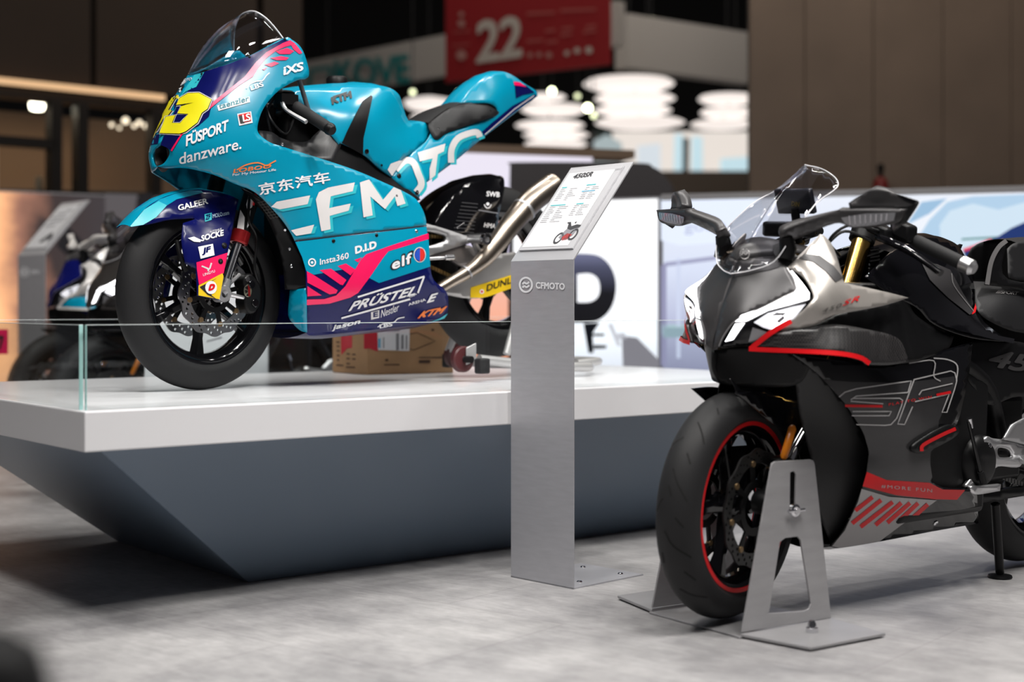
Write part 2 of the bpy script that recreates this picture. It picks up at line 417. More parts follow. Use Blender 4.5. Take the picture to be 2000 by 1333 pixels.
def wheel(parent, fr, c, R, w, rr, spokes, m_rim, stripe=None, disc=None, sides=(1, -1), phase=0., rin=None):
    """tyre, rim, spokes, hub and brake discs around the axle at frame point c (s, l, z)"""
    O = fr.w(*c); ax = fr.v; a = fr.u; b = fr.k; rin = rin or rr*.86
    prof = [(rr-.004, -w*.74), (rr+.006, -w*.86)]; hh = min((R-rr)*.72, w*1.15)
    for i in range(17):
        t = R_(-98+196*i/16); prof.append((R-hh+hh*math.cos(t), w*math.sin(t)))
    prof += [(rr+.006, w*.86), (rr-.004, w*.74)]
    ty = mk('tyre', *latheg(O, ax, prof, 72), RUBBER, parent)
    rm = mk('rim', *latheg(O, ax, [(rr+.004, -w*.80), (rr+.004, -w*.70), (rin+.01, -w*.55), (rin, -w*.3), (rin, w*.3), (rin+.01, w*.55), (rr+.004, w*.70), (rr+.004, w*.80), (rr-.004, w*.82), (rin+.004, w*.62), (rin-.006, w*.32), (rin-.006, -w*.32), (rin+.004, -w*.62), (rr-.004, -w*.82)], 72, True), m_rim, parent)
    if stripe:
        for sd in (1, -1): mk('rim_stripe', *latheg(O, ax, [(rr+.003, sd*w*.845), (rr-.007, sd*w*.85), (rr-.008, sd*w*.79), (rr+.003, sd*w*.80)], 72, True), stripe, rm)
    for i in range(spokes):
        t = phase+2*math.pi*i/spokes; d = a*math.cos(t)+b*math.sin(t); e = a*-math.sin(t)+b*math.cos(t)
        V = []
        for r_, hw, hl, sk in ((.028, .020, .022, 0), (.075, .013, .018, .004), (rin*.72, .010, .015, .010), (rin+.004, .016, w*.42, .016)):
            V += [O+d*r_+e*(sk+i_*hw)+ax*(j_*hl) for i_, j_ in ((-1, -1), (1, -1), (1, 1), (-1, 1))]
        Fc = [(k*4+i_, k*4+(i_+1) % 4, k*4+4+(i_+1) % 4, k*4+4+i_) for k in range(3) for i_ in range(4)]+[(3, 2, 1, 0), (12, 13, 14, 15)]
        bevel(mk('spoke', V, Fc, m_rim, parent), .004)
    mk('hub', *latheg(O, ax, [(0, -w*1.1), (.016, -w*1.1), (.02, -w*.7), (.036, -w*.6), (.036, w*.6), (.02, w*.7), (.016, w*1.1), (0, w*1.1)], 28), m_rim, parent)
    if disc:
        ro, ri, lat, nh, md = disc
        for sd in sides:
            n_ = 120; outer = [((ro+.0035*math.cos(12*6.2832*i/n_))*math.cos(6.2832*i/n_), (ro+.0035*math.cos(12*6.2832*i/n_))*math.sin(6.2832*i/n_)) for i in range(n_)]
            holes = [[(ri*math.cos(6.2832*i/48), ri*math.sin(6.2832*i/48)) for i in range(48)]]
            for j in range(nh):
                for rad, ph in ((ri+(ro-ri)*.28, 0), (ri+(ro-ri)*.52, .33), (ri+(ro-ri)*.76, .66)):
                    t = 6.2832*(j+ph)/nh; holes.append([(rad*math.cos(t)+.0045*math.cos(6.2832*i/8), rad*math.sin(t)+.0045*math.sin(6.2832*i/8)) for i in range(8)])
            sc = 1000.; v2, T = tri2d([(x*sc, y*sc) for x, y in outer], [[(x*sc, y*sc) for x, y in h] for h in holes], 6., grid=False)
            dk = mk('brake_disc', [O+a*(x/sc)+b*(y/sc)+ax*(sd*lat) for x, y in v2], T, md, parent, smooth=False); solid(dk, .005, 0)
            cr = mk('disc_carrier', *latheg(O, ax, [(ri*.45, sd*lat-.003), (ri*.45, sd*lat+.003), (ri*.62, sd*lat+.003), (ri*.62, sd*lat-.003)], 40, True), BLACKM, dk)
            for j in range(8):
                t = 6.2832*j/8+.2; d = a*math.cos(t)+b*math.sin(t); mk('disc_button', *latheg(O+d*(ri+.002)+ax*(sd*(lat)), ax, [(0, .006), (.008, .006), (.009, 0), (.009, -.005), (0, -.006)], 12), mat('bronze', (.30, .2, .1), .35, metal=.8), dk)
                V, Fc = boxg(O+d*(ri*.8)+ax*(sd*lat), d*(ri*.19), d.cross(ax)*.007, ax*.003); mk('carrier_arm', V, Fc, BLACKM, dk, smooth=False)
    return ty, rm
def bolt(fr_or_surf, xy, r, m, parent, name='screw'):
    """small domed screw head on a surface at a pixel"""
    p = fr_or_surf([xy], 0.)[0]; q = fr_or_surf([xy], .01)[0]; n = (q-p).normalized()
    return mk(name, *latheg(p, n, [(r, -.001), (r, .0025), (r*.6, .0042), (r*.3, .0042), (r*.28, .002), (0, .002)], 12), m, parent)

def mirr(o, fr, parent, thick=0.):
    V, Fc = GEO[o.name]; q = mk(o.name.split('.')[0], [fr.mir(v) for v in V], flip(Fc), o.data.materials[0], parent, True, 60)
    if thick: solid(q, thick)
    return q

# ------------------------------------------------------------------ the hall
def emat(name, col, st=1.):
    if name in MATS: return MATS[name]
    m = bpy.data.materials.new(name); m.use_nodes = True; MATS[name] = m; nt = m.node_tree; b = nt.nodes['Principled BSDF']
    b.inputs['Base Color'].default_value = (*[c*.1 for c in col], 1); b.inputs['Roughness'].default_value = .4
    b.inputs['Emission Color'].default_value = (*col, 1); b.inputs['Emission Strength'].default_value = st; return m
def grad_emat(name, stops, axis, scale, offset, st=1., wob=.0, wscale=1.):
    """screen picture: a colour ramp along one object axis, with clouds"""
    m = bpy.data.materials.new(name); m.use_nodes = True; MATS[name] = m; nt = m.node_tree; b = nt.nodes['Principled BSDF']
    tc = nt.nodes.new('ShaderNodeTexCoord'); sp = nt.nodes.new('ShaderNodeSeparateXYZ'); nt.links.new(tc.outputs['Object'], sp.inputs[0])
    ma = nt.nodes.new('ShaderNodeMath'); ma.operation = 'MULTIPLY_ADD'; ma.inputs[1].default_value = scale; ma.inputs[2].default_value = offset
    nt.links.new(sp.outputs[axis], ma.inputs[0]); n = nt.nodes.new('ShaderNodeTexNoise'); n.inputs['Scale'].default_value = wscale; n.inputs['Detail'].default_value = 4
    nt.links.new(tc.outputs['Object'], n.inputs['Vector']); mb = nt.nodes.new('ShaderNodeMath'); mb.operation = 'MULTIPLY_ADD'; mb.inputs[1].default_value = wob
    nt.links.new(n.outputs[0], mb.inputs[0]); nt.links.new(ma.outputs[0], mb.inputs[2])
    r = nt.nodes.new('ShaderNodeValToRGB'); nt.links.new(mb.outputs[0], r.inputs[0])
    e = r.color_ramp.elements
    while len(e) < len(stops): e.new(.5)
    for k, (p, c) in enumerate(stops): e[k].position = p; e[k].color = (*c, 1)
    b.inputs['Base Color'].default_value = (.02, .02, .02, 1); b.inputs['Roughness'].default_value = .35
    nt.links.new(r.outputs[0], b.inputs['Emission Color']); b.inputs['Emission Strength'].default_value = st; return m

def floor_mat():
    m = bpy.data.materials.new('stone_look_vinyl'); m.use_nodes = True; nt = m.node_tree; b = nt.nodes['Principled BSDF']
    tc = nt.nodes.new('ShaderNodeTexCoord'); mp = nt.nodes.new('ShaderNodeMapping'); mp.inputs['Rotation'].default_value = (0, 0, R_(39)); nt.links.new(tc.outputs['Object'], mp.inputs[0])
    def noise(sc, det, sx, sy, rgh=.6):
        q = nt.nodes.new('ShaderNodeMapping'); q.inputs['Scale'].default_value = (sx, sy, 1); nt.links.new(mp.outputs[0], q.inputs[0])
        n = nt.nodes.new('ShaderNodeTexNoise'); n.inputs['Scale'].default_value = sc; n.inputs['Detail'].default_value = det; n.inputs['Roughness'].default_value = rgh
        nt.links.new(q.outputs[0], n.inputs['Vector']); return n
    n1 = noise(2.2, 8, 1, 1, .68); n2 = noise(16, 5, 1, 3.5)
    br = nt.nodes.new('ShaderNodeTexBrick'); br.inputs['Color1'].default_value = (1, 1, 1, 1); br.inputs['Color2'].default_value = (.90, .90, .91, 1); br.inputs['Mortar'].default_value = (.82, .81, .82, 1)
    br.inputs['Scale'].default_value = 1.; br.inputs['Mortar Size'].default_value = .0035; br.inputs['Brick Width'].default_value = 1.2; br.inputs['Row Height'].default_value = .6; br.offset = .33
    nt.links.new(mp.outputs[0], br.inputs['Vector'])
    cr = nt.nodes.new('ShaderNodeValToRGB'); nt.links.new(n1.outputs[0], cr.inputs[0])
    e = cr.color_ramp.elements; e[0].position = .33; e[0].color = (.21, .205, .21, 1); e[1].position = .66; e[1].color = (.46, .45, .448, 1)
    mr = nt.nodes.new('ShaderNodeMapRange'); mr.inputs[1].default_value = .3; mr.inputs[2].default_value = .7; mr.inputs[3].default_value = .86; mr.inputs[4].default_value = 1.1; nt.links.new(n2.outputs[0], mr.inputs[0])
    last = cr.outputs[0]
    for s_ in (mr.outputs[0], br.outputs[0]):
        mx = nt.nodes.new('ShaderNodeMix'); mx.data_type = 'RGBA'; mx.blend_type = 'MULTIPLY'; mx.inputs[0].default_value = 1
        nt.links.new(last, mx.inputs[6]); nt.links.new(s_, mx.inputs[7]); last = mx.outputs[2]
    nt.links.new(last, b.inputs['Base Color'])
    rr = nt.nodes.new('ShaderNodeMapRange'); rr.inputs[3].default_value = .42; rr.inputs[4].default_value = .62; nt.links.new(n1.outputs[0], rr.inputs[0]); nt.links.new(rr.outputs[0], b.inputs['Roughness'])
    bp = nt.nodes.new('ShaderNodeBump'); bp.inputs['Strength'].default_value = .12; bp.inputs['Distance'].default_value = .003; nt.links.new(n2.outputs[0], bp.inputs['Height']); nt.links.new(bp.outputs[0], b.inputs['Normal'])
    return m
def quad_slab(name, p0, p1, z0, z1, t, m, parent=None, bev=0.):
    """upright slab between floor points p0 and p1, thickness t away from the camera"""
    a, b = Vector((*p0, 0)), Vector((*p1, 0)); d = (b-a).normalized(); n = Vector((-d.y, d.x, 0)); n = n if n.y > 0 else -n
    V, Fc = hexa([a+Vector((0, 0, z0)), b+Vector((0, 0, z0)), b+n*t+Vector((0, 0, z0)), a+n*t+Vector((0, 0, z0))], [a+Vector((0, 0, z1)), b+Vector((0, 0, z1)), b+n*t+Vector((0, 0, z1)), a+n*t+Vector((0, 0, z1))])
    o = mk(name, V, Fc, m, parent, smooth=False)
    if bev: bevel(o, bev)
    return o
def XY(px, Y): return ((px-1000)/F*Y, Y)
struct(mk('floor', [(-16, -4, 0), (16, -4, 0), (16, 30, 0), (-16, 30, 0)], [(0, 1, 2, 3)], floor_mat(), smooth=False))
DARK = mat('hall_black', (.004, .004, .0045), .9)
struct(mk('ceiling', [(-16, 5.5, 8), (16, 5.5, 8), (16, 30, 8), (-16, 30, 8)], [(3, 2, 1, 0)], DARK, smooth=False))
struct(quad_slab('wall_back', (-16, 29.5), (16, 29.5), 0, 8, .2, DARK))

# brown panelled wall on the right, panels with open joints
PANEL = mat('brown_wall_panel', (.20, .15, .115), .6, noise=(1.5, .12, (1, 1, 1)))
wr = struct(quad_slab('wall_right', XY(1464, 11.6), XY(2520, 11.6), 0, 5, .1, mat('wall_core', (.03, .022, .018), .8)))
xs = [1464, 1572, 1706, 1842, 1976, 2110, 2244, 2378, 2512]
for a, b in zip(xs, xs[1:]): quad_slab('wall_panel', XY(a+.6, 11.55), XY(b-.6, 11.55), 0, 5, .05, PANEL, wr, .006)
struct(quad_slab('trim_1', XY(1464, 11.54), XY(2520, 11.54), 0, .12, .02, mat('skirting', (.05, .04, .035), .5)))

# dark brown header wall on the left, above a glazed cabin
PL0, PDIR = Vector((-3.6, 10.0, 0)), Vector((.756, .654, 0))
def LW(t, d=0.): t, d = t*1.25, d*1.25; p = PL0+PDIR*t+Vector((-PDIR.y, PDIR.x, 0))*d; return (p.x, p.y)
PANELD = mat('dark_brown_panel', (.040, .022, .011), .55, noise=(2, .1, (1, 1, 1)))
wl = struct(quad_slab('wall_left', LW(-4, .06), LW(2.0, .06), 2.42, 6.6, .12, mat('wall_core', (.02, .015, .01), .8)))
for a, b in ((-4, -2.4), (-2.39, -.95), (-.94, .54), (.57, 1.66), (1.70, 2.0)): quad_slab('wall_panel', LW(a+.004), LW(b-.004), 2.42, 6.6, .05, PANELD, wl, .006)
o = quad_slab('light_strip', LW(-1.6, -.06), LW(.985, -.06), 2.37, 2.415, .03, emat('warm_strip', (1, .62, .33), .8))
tag(o, 'long thin warm light strip under the dark brown header wall', 'light')
struct(quad_slab('trim_2', LW(-4, .0), LW(2.0, .0), 2.30, 2.365, .2, mat('header_rail', (.02, .015, .012), .4)))
# cabin behind the strip
struct(quad_slab('wall_cabin', LW(-4, 1.3), LW(2.4, 1.3), 0, 2.42, .08, mat('cabin_wall', (.24, .15, .09), .6)))
POST = mat('dark_post', (.015, .012, .010), .4)
wn = struct(quad_slab('window_1', LW(-4, .03), LW(2.0, .03), 1.50, 1.60, .09, POST))
for t in (-.62, .30, .46, .93, 1.55): quad_slab('window_frame', LW(t), LW(t+.065), .0, 2.30, .11, POST, wn)
quad_slab('window_frame', LW(-1.0), LW(.33), 1.95, 2.02, .09, POST, wn)
quad_slab('pane', LW(-4, .06), LW(2.0, .06), .0, 2.30, .008, GLASS, wn)
area('cabin_lamp', (*LW(.6, .7), 2.36), (*LW(.6, .9), 0), 1.6, .3, 7, (1, .75, .5))
for t, d, z, rr in ((.40, .45, 2.32, .055), (-.18, .5, 2.25, .075)):
    o = lathe('ceiling_downlight', (*LW(t, d), z), (0, 0, 1), [(0, -.02), (rr*.8, -.02), (rr, 0), (rr, .05), (0, .05)], emat('warm_lamp', (1, .9, .7), 9), None, 20)
    tag(o, 'round glowing downlight in the brown cabin ceiling', 'lamp', 'cabin downlights')
pf = quad_slab('framed_poster', LW(-.9, .25), LW(.085, .25), 1.67, 2.05, .03, mat('pale_frame', (.7, .62, .5), .5)); tag(pf, 'framed teal and brown picture with a pale frame in the cabin', 'picture')
quad_slab('print', LW(-.9, .24), LW(.05, .24), 1.705, 2.03, .008, grad_emat('picture_print', [(0, (.08, .03, .02)), (.35, (.35, .22, .12)), (.6, (.10, .16, .17)), (1, (.25, .33, .33))], 2, 3.4, .0, .6, .4, 6), pf)  # emission paints the lit look into the print
for k, (px, w_) in enumerate(((76, .028), (94, .028), (112, .028))):
    c = W(px, 372, 10.62); o = lathe('cup', c, (0, 0, 1), [(0, 0), (w_*.8, 0), (w_, .03), (w_*.86, .1), (w_*.6, .102), (w_*.6, .09), (0, .09)], mat('cream_ceramic', (.5, .42, .32), .5), None, 20)
    tag(o, 'small cream cup on the ledge under the cabin window', 'cup', 'cups on the cabin ledge')
struct(quad_slab('wall_ledge', (W(-60, 372, 10.45).x, 10.45), (W(420, 372, 10.9).x, 10.9), 0, W(90, 372, 10.62).z, .35, mat('ledge', (.03, .022, .02), .5)))
# blurred glittering display in the cabin
for k, (px, py, r) in enumerate(((218, 244, 5), (245, 236, 8), (262, 246, 5), (272, 240, 6), (284, 246, 6), (296, 246, 6), (233, 250, 4), (303, 225, 5))):
    p = W(px, py, 12.1); o = mk('bead_light', *latheg(p, (0, -1, 0), [(0, .012), (r*.0025, .008), (r*.0035, 0), (r*.0025, -.008), (0, -.012)], 14), emat('bead', (1, .82, .6), 2.2))
    tag(o, 'small warm round bulb glowing inside the brown cabin', 'light', 'warm bulbs inside the cabin')
o = mk('sideboard', *boxg(Vector((*LW(.95, .75), .55)), PDIR*.3, Vector((-PDIR.y, PDIR.x, 0))*.15, Vector((0, 0, .55))), mat('brown_wood', (.09, .05, .03), .5), smooth=False); bevel(o, .008); tag(o, 'low brown sideboard against the cabin wall under the bulbs', 'sideboard')

# left picture screen: orange clouds fading into grey folds
def screen(name, label, p0, p1, z0, z1, pm, t=.06):
    th = thing(name, label, 'screen', (*p0, 0))
    quad_slab('housing', p0, p1, z0, z1, t, mat('screen_housing', (.42, .42, .45), .4), th, .004)
    a, b = Vector((*p0, 0)), Vector((*p1, 0)); d = (b-a).normalized(); n = Vector((d.y, -d.x, 0)); g = .012
    V = [a+d*g+n*.004, b-d*g+n*.004]; V = [V[0]+Vector((0, 0, z0+g)), V[1]+Vector((0, 0, z0+g)), V[1]+Vector((0, 0, z1-g)), V[0]+Vector((0, 0, z1-g))]
    o = mk('display', V, [(0, 1, 2, 3)], pm, th, smooth=False)
    return th, o, Plane(V[0], V[1], V[2])
s1, s1d, SP1 = screen('picture_screen', 'wide picture screen with glowing orange clouds behind the parked motorcycles', XY(-90, 9.1), XY(430, 10.1), .1, W(0, 372, 9.28).z, grad_emat('orange_clouds', [(0, (.80, .36, .15)), (.30, (.85, .42, .20)), (.38, (.26, .12, .08)), (.45, (.03, .02, .02)), (.75, (.035, .032, .037)), (1, (.02, .018, .02))], 0, .545, .06, 1.5, .24, 2.4))
FOLD = emat('grey_fold', (.10, .09, .095), 1.); FOLD2 = emat('dark_fold', (.012, .011, .013), 1.)
for q, m_ in (([(205, 470), (225, 440), (262, 415), (268, 380), (205, 378)], FOLD), ([(262, 470), (268, 385), (288, 376), (300, 380), (290, 470)], FOLD2), ([(300, 470), (310, 400), (345, 380), (400, 380), (380, 470)], FOLD), ([(110, 480), (130, 440), (160, 470), (150, 520)], FOLD2)):
    polyd('fold_print', SP1, q, m_, s1d, off=.003, step=60)
# sunset screen behind the race bike
s2, s2d, SP2 = screen('picture_screen', 'picture screen with pale lilac sky over orange ground behind the race motorcycle', XY(690, 8.6), XY(1160, 9.1), .1, W(890, 296, 8.85).z, grad_emat('lilac_orange', [(0, (.9, .28, .14)), (.32, (1., .42, .25)), (.56, (.95, .50, .38)), (.64, (.74, .66, .86)), (.85, (.80, .78, .98)), (1, (.85, .80, .92))], 2, .62, -.04, 1.0, .05, 3))
o = quad_slab('ledge_beam', XY(690, 8.55), XY(1240, 9.15), W(890, 298, 8.8).z, W(890, 281, 8.8).z, .25, mat('tan_ledge', (.36, .25, .17), .6)); tag(o, 'tan ledge beam running along the top of the lilac and orange screen', 'beam')
# large dark rounded block
bl = [(996, 322), (1012, 317), (1240, 318), (1275, 326), (1300, 345), (1318, 390), (1322, 520), (992, 520)]
Vb = [W(x, y, 8.2) for x, y in smooth_outline([(*p, i in (0, 6, 7)) for i, p in enumerate(bl)])]; n_ = len(Vb)
Vb2 = [v+Vector((.05, .28, 0)) for v in Vb]
o = mk('rounded_cabinet', [Vector((v.x, v.y, 0 if v.z < 1.06 else v.z)) for v in Vb+Vb2], [tuple(range(n_))[::-1], tuple(range(n_, 2*n_))]+[(i, (i+1) % n_, n_+(i+1) % n_, n_+i) for i in range(n_)], mat('dark_grey_shell', (.075, .066, .07), .5), ang=60)
bevel(o, .02, 3); tag(o, 'large dark grey rounded cabinet rising behind the white screen', 'cabinet')

# bright white screen with the dark letters
s3, s3d, SP3 = screen('light_wall', 'glowing white screen wall with big dark letter D', XY(1000, 7.8), XY(1289, 7.45), .1, W(1289, 384, 7.45).z, grad_emat('white_screen', [(0, (.30, .30, .36)), (.12, (.42, .43, .52)), (.32, (.86, .9, 1.)), (.45, (1.15, 1.18, 1.25)), (1, (1.3, 1.3, 1.3))], 2, .75, -.06, 1.0, .04, 2))
DK = grad_emat('letter_dark', [(0, (.001, .001, .003)), (.45, (.004, .004, .008)), (.8, (.07, .075, .13)), (1, (.17, .18, .30))], 2, 2.6, -1.85, 1.)
polyd('letter', SP3, smooth_outline([(1062, 496, 1), (1150, 496), (1180, 506), (1198, 530), (1204, 560), (1198, 594), (1180, 619), (1150, 630), (1062, 630, 1)]), DK, s3d, .004, 20, holes=[smooth_outline([(1128, 536, 1), (1152, 535), (1167, 544), (1172, 562), (1168, 580), (1153, 590), (1128, 591, 1)])])
for q in ([(1140, 632), (1172, 630), (1158, 652), (1160, 690), (1150, 690), (1143, 650)], [(1158, 652), (1182, 652), (1180, 657), (1158, 657)], [(1160, 674), (1186, 675), (1184, 681), (1160, 682)]): polyd('letter', SP3, q, emat('letter_low', (.004, .005, .008), 1), s3d, .005, 40)
for q in ([(1188, 634), (1196, 632), (1214, 676), (1206, 676)], [(1205, 652), (1220, 650), (1225, 662), (1208, 664)]): polyd('letter', SP3, q, emat('letter_pale', (.62, .62, .68), 1), s3d, .004, 40)
polyd('shadow_print', SP3, [(1215, 656), (1245, 660), (1289, 705), (1289, 740), (1218, 740)], emat('grey_print', (.24, .23, .26), 1), s3d, .004, 60)

# mountain picture screen on the right
s4, s4d, SP4 = screen('picture_screen', 'wide pale picture screen with blue mountains and a rider in navy leathers', XY(1291, 7.44), XY(2260, 6.72), .1, W(1640, 372.5, 7.15).z, grad_emat('lilac_hall_picture', [(0, (.10, .10, .16)), (.28, (.22, .23, .36)), (.5, (.50, .53, .72)), (.72, (.72, .78, .95)), (1, (.86, .9, .98))], 2, .72, -.06, 1.0, .10, 2.2))
quad_slab('top_rail', (XY(1291, 7.43)), (XY(2260, 6.71)), W(1640, 384, 7.15).z, W(1640, 371, 7.15).z, .05, mat('rail_grey', (.42, .41, .42), .4), s4, .003)
def em(k, c, s=1.): return emat(k, c, s)
for q, m_, f_ in (
    ([(1291, 386), (1480, 384), (1500, 430), (1460, 470), (1330, 480), (1291, 470)], em('pale_sky', (.80, .87, 1.)), 1),
    ([(1291, 520), (1302, 512), (1302, 715), (1291, 715)], em('pillar_a', (.30, .30, .46)), 2), ([(1322, 505), (1329, 505), (1329, 700), (1322, 700)], em('pillar_b', (.62, .68, .86)), 2), ([(1300, 513), (1400, 500), (1400, 508), (1300, 521)], em('pillar_c', (.34, .35, .52)), 2),
    ([(1291, 635), (1420, 635), (1420, 652), (1291, 655)], em('teal_glow', (.45, .62, .66)), 2), ([(1296, 640), (1345, 640), (1345, 660), (1296, 660)], em('teal_glow2', (.30, .42, .48)), 3),
    ([(1740, 392), (1860, 389), (1835, 425), (1790, 460), (1745, 470), (1700, 450)], em('snow', (.84, .88, .95)), 1),
    ([(1815, 430), (1850, 395), (1900, 384), (2050, 378), (2100, 380), (2100, 560), (1800, 560), (1790, 470)], em('mountain_blue', (.44, .62, .80)), 2),
    ([(1835, 440), (1855, 412), (1900, 398), (1950, 410), (2000, 396), (2100, 392), (2100, 520), (1840, 520)], em('mountain_pale', (.62, .76, .88)), 3),
    ([(1800, 395), (1850, 388), (1815, 418), (1770, 440)], em('ridge', (.33, .52, .72)), 3),
    ([(1878, 466), (1930, 463), (2010, 460), (2010, 463), (1930, 467), (1878, 470)], em('green_line', (.10, .28, .27)), 4),
    ([(1880, 487), (1900, 481), (1930, 470), (1950, 462), (1975, 446), (2000, 435), (2060, 415), (2120, 420), (2120, 640), (1890, 640), (1905, 560)], em('leather_navy', (.012, .035, .16)), 5),
    ([(1880, 487), (1903, 479), (1935, 466), (1938, 470), (1908, 484), (1882, 492)], em('leather_red', (.75, .05, .10)), 6), ([(1900, 550), (1910, 545), (1904, 562), (1899, 565)], em('leather_red', (.75, .05, .10)), 6),
    ([(1915, 500), (1940, 480), (1950, 470), (1945, 500), (1925, 540)], em('leather_sheen', (.03, .10, .34)), 6)):
    polyd('picture_patch', SP4, q, m_, s4d, .003+.0006*f_, 60, smoothed=False)
stroke('emblem', SP4, [(1944, 476), (1958, 471), (1972, 476), (1966, 487), (1974, 486)], 5, em('emblem_pink', (.95, .35, .42)), s4d, off=.008, n=0)
stroke('emblem', SP4, [(1950, 478), (1959, 489), (1966, 479), (1974, 487)], 4, em('emblem_pale', (.95, .85, .80)), s4d, off=.0085, n=0)
text('lettering', SP4, 'goou', (1337, 460), (1416, 456), (1337, 440), em('letters_lilac', (.55, .60, .78)), s4d, .02, 0, 1, .006)
quad_slab('base_strip', XY(1291, 7.42), XY(2260, 6.70), 0.0, .42, .1, mat('base_grey', (.38, .36, .37), .5), s4)

# hanging booth headers, red banner, lamps in the far hall
HEAD = mat('header_white', (.44, .41, .38), .7)
def hang(px0, Y0, px1, Y1, py_t0, py_b0, t, name, label, catg, m):
    a, b = XY(px0, Y0), XY(px1, Y1); z1, z0 = W(px0, py_t0, Y0).z, W(px0, py_b0, Y0).z
    o = quad_slab(name, a, b, z0, z1, t, m); tag(o, label, catg)
    for k in (.15, .85): x_, y_ = a[0]+(b[0]-a[0])*k, a[1]+(b[1]-a[1])*k+t/2; tube('hanging_cable', [Vector((x_, y_, z1-.01)), Vector((x_, y_, 8.0))], .006, DARK, o, 6)
    return o, Plane((*a, z0), (*b, z0), (*a, z1))
ko, KP = hang(560, 17.5, 1205, 13.78, 128, 197, .12, 'booth_header', 'grey-white hanging booth header with big teal letters', 'sign', HEAD)
KT = mat('sign_teal', (.01, .20, .20), .5)
text('lettering', KP, 'KOVE', (660, 175), (806, 163), (656, 118), KT, ko, .035, 0, .95, .03)
stroke('lettering', KP, [(608, 172), (610, 138), (650, 132), (648, 168)], 8, KT, ko, off=.03, n=0); stroke('lettering', KP, [(585, 150), (582, 176)], 8, KT, ko, off=.03, n=0)
wo, WP = hang(1226, 14.35, 1475, 15.4, 26, 131, .2, 'booth_header', 'plain grey-white hanging booth header beside the brown wall', 'sign', HEAD)
bo, BP = hang(870, 14.0, 1188, 12.96, -20, 161, .05, 'hanging_banner', 'red hanging hall banner with white number 22', 'banner', mat('banner_red', (.33, .012, .016), .6))
BW = mat('banner_white', (.62, .56, .50), .6); BF = mat('banner_faint', (.46, .10, .09), .6)
text('lettering', BP, '22', (930, 125), (1021, 112), (932, 41), BW, bo, .03, 0, .95, .01)
for x0, x1, y in ((1030, 1062, 78), (1066, 1086, 58), (1068, 1090, 80), (1095, 1118, 66), (1098, 1120, 54), (1140, 1165, 60), (1145, 1165, 50), (1030, 1085, 24), (1095, 1165, 18)): polyd('text_line', BP, [(x0, y), (x1, y-2), (x1, y+3), (x0, y+6)], BF, bo, .008, 60)
for cx, cy, r in ((902, 46, 7), (902, 28, 5), (902, 108, 10), (1036, 108, 5), (1054, 107, 5), (1073, 108, 6), (1108, 104, 5), (1128, 99, 6), (1151, 98, 7)):
    polyd('pictogram', BP, ring2d((cx, cy), r, 12), BW if cx > 1100 else mat('banner_mid', (.5, .25, .22), .6), bo, .008, 60)
for x0, y in ((886, 62), (884, 88)): polyd('text_line', BP, [(x0, y), (x0+34, y-3), (x0+34, y), (x0, y+3)], BF, bo, .008, 60)
SHADE = emat('lamp_shade_white', (1., .90, .84), .95)
def disc_lamp(px, py, wpx, hpx, Y, label, grp, up):
    c = W(px, py, Y); r = wpx/2/F*Y; h = hpx/F*Y
    th = thing('disc_lamp', label, 'lamp', c, 0, grp)
    mk('shade', *latheg(c, (0, 0, 1), [(0, -h*.5), (r*.75, -h*.46), (r*.97, -h*.12), (r, 0), (r*.9, h*.25), (r*.3, h*.5), (0, h*.5)], 32), SHADE, th)
    tube('cable', [c+Vector((0, 0, h*.5)), Vector((c.x, c.y, up))], .008, DARK, th, 6)
    return c.z-h*.5
STK = (('tall stack below the header', 'disc lamps stacked below the header', 16.2, ((1228, 164, 178, 24), (1240, 193, 158, 18), (1236, 216, 152, 16), (1250, 240, 176, 16))),
       ('stack hanging by the brown wall edge', 'disc lamps by the brown wall', 16.8, ((1420, 193, 112, 20), (1422, 220, 110, 18), (1412, 243, 128, 14))),
       ('low stack over the tan ledge', 'disc lamps over the tan ledge', 16.0, ((1060, 190, 92, 12), (1082, 214, 130, 20), (1074, 245, 136, 14), (1086, 264, 130, 12), (1086, 282, 124, 14))),
       ('small stack behind the race bike seat', 'disc lamps behind the seat', 17.6, ((838, 202, 100, 24), (862, 230, 120, 14), (856, 264, 96, 14))))
ORD = ('topmost', 'second from top', 'third from top', 'fourth from top', 'fifth from top')
for nm, grp, Y_, lst in STK:
    up = 8.0
    for k, a in enumerate(lst): up = disc_lamp(*a, Y_, 'white glowing disc lamp, %s in the %s' % (ORD[k], nm), grp, up)
for px, py, r, st, lb in ((1078, 178, 6, 30, 'beside the race bike tail'), (1148, 211, 7, 34, 'between the two middle lamp stacks, the brightest'), (1160, 226, 5, 8, 'dim, just under the brightest spot lamp'), (898, 183, 7, 22, 'over the race bike seat'), (806, 180, 5, 8, 'dim, near the teal header letters'), (1272, 38, 5, 14, 'on the plain header edge'), (1128, 188, 5, 5, 'faint, beside the tall lamp stack')):
    p = W(px, py, 15.0); rr = r/F*15
    th = thing('spot_lamp', 'small round spot lamp '+lb, 'lamp', p, 0, 'spot lamps in the far hall')
    mk('lamp_head', *latheg(p, (0, -1, 0), [(0, rr*.5), (rr*.7, rr*.4), (rr, 0), (rr*.7, -rr*.8), (0, -rr)], 16), emat('spot_glow_%d' % st, (.95, 1., .62), st*.35), th)
    tube('cable', [p+Vector((0, 0, rr)), Vector((p.x, p.y, 8.0))], .006, DARK, th, 6)
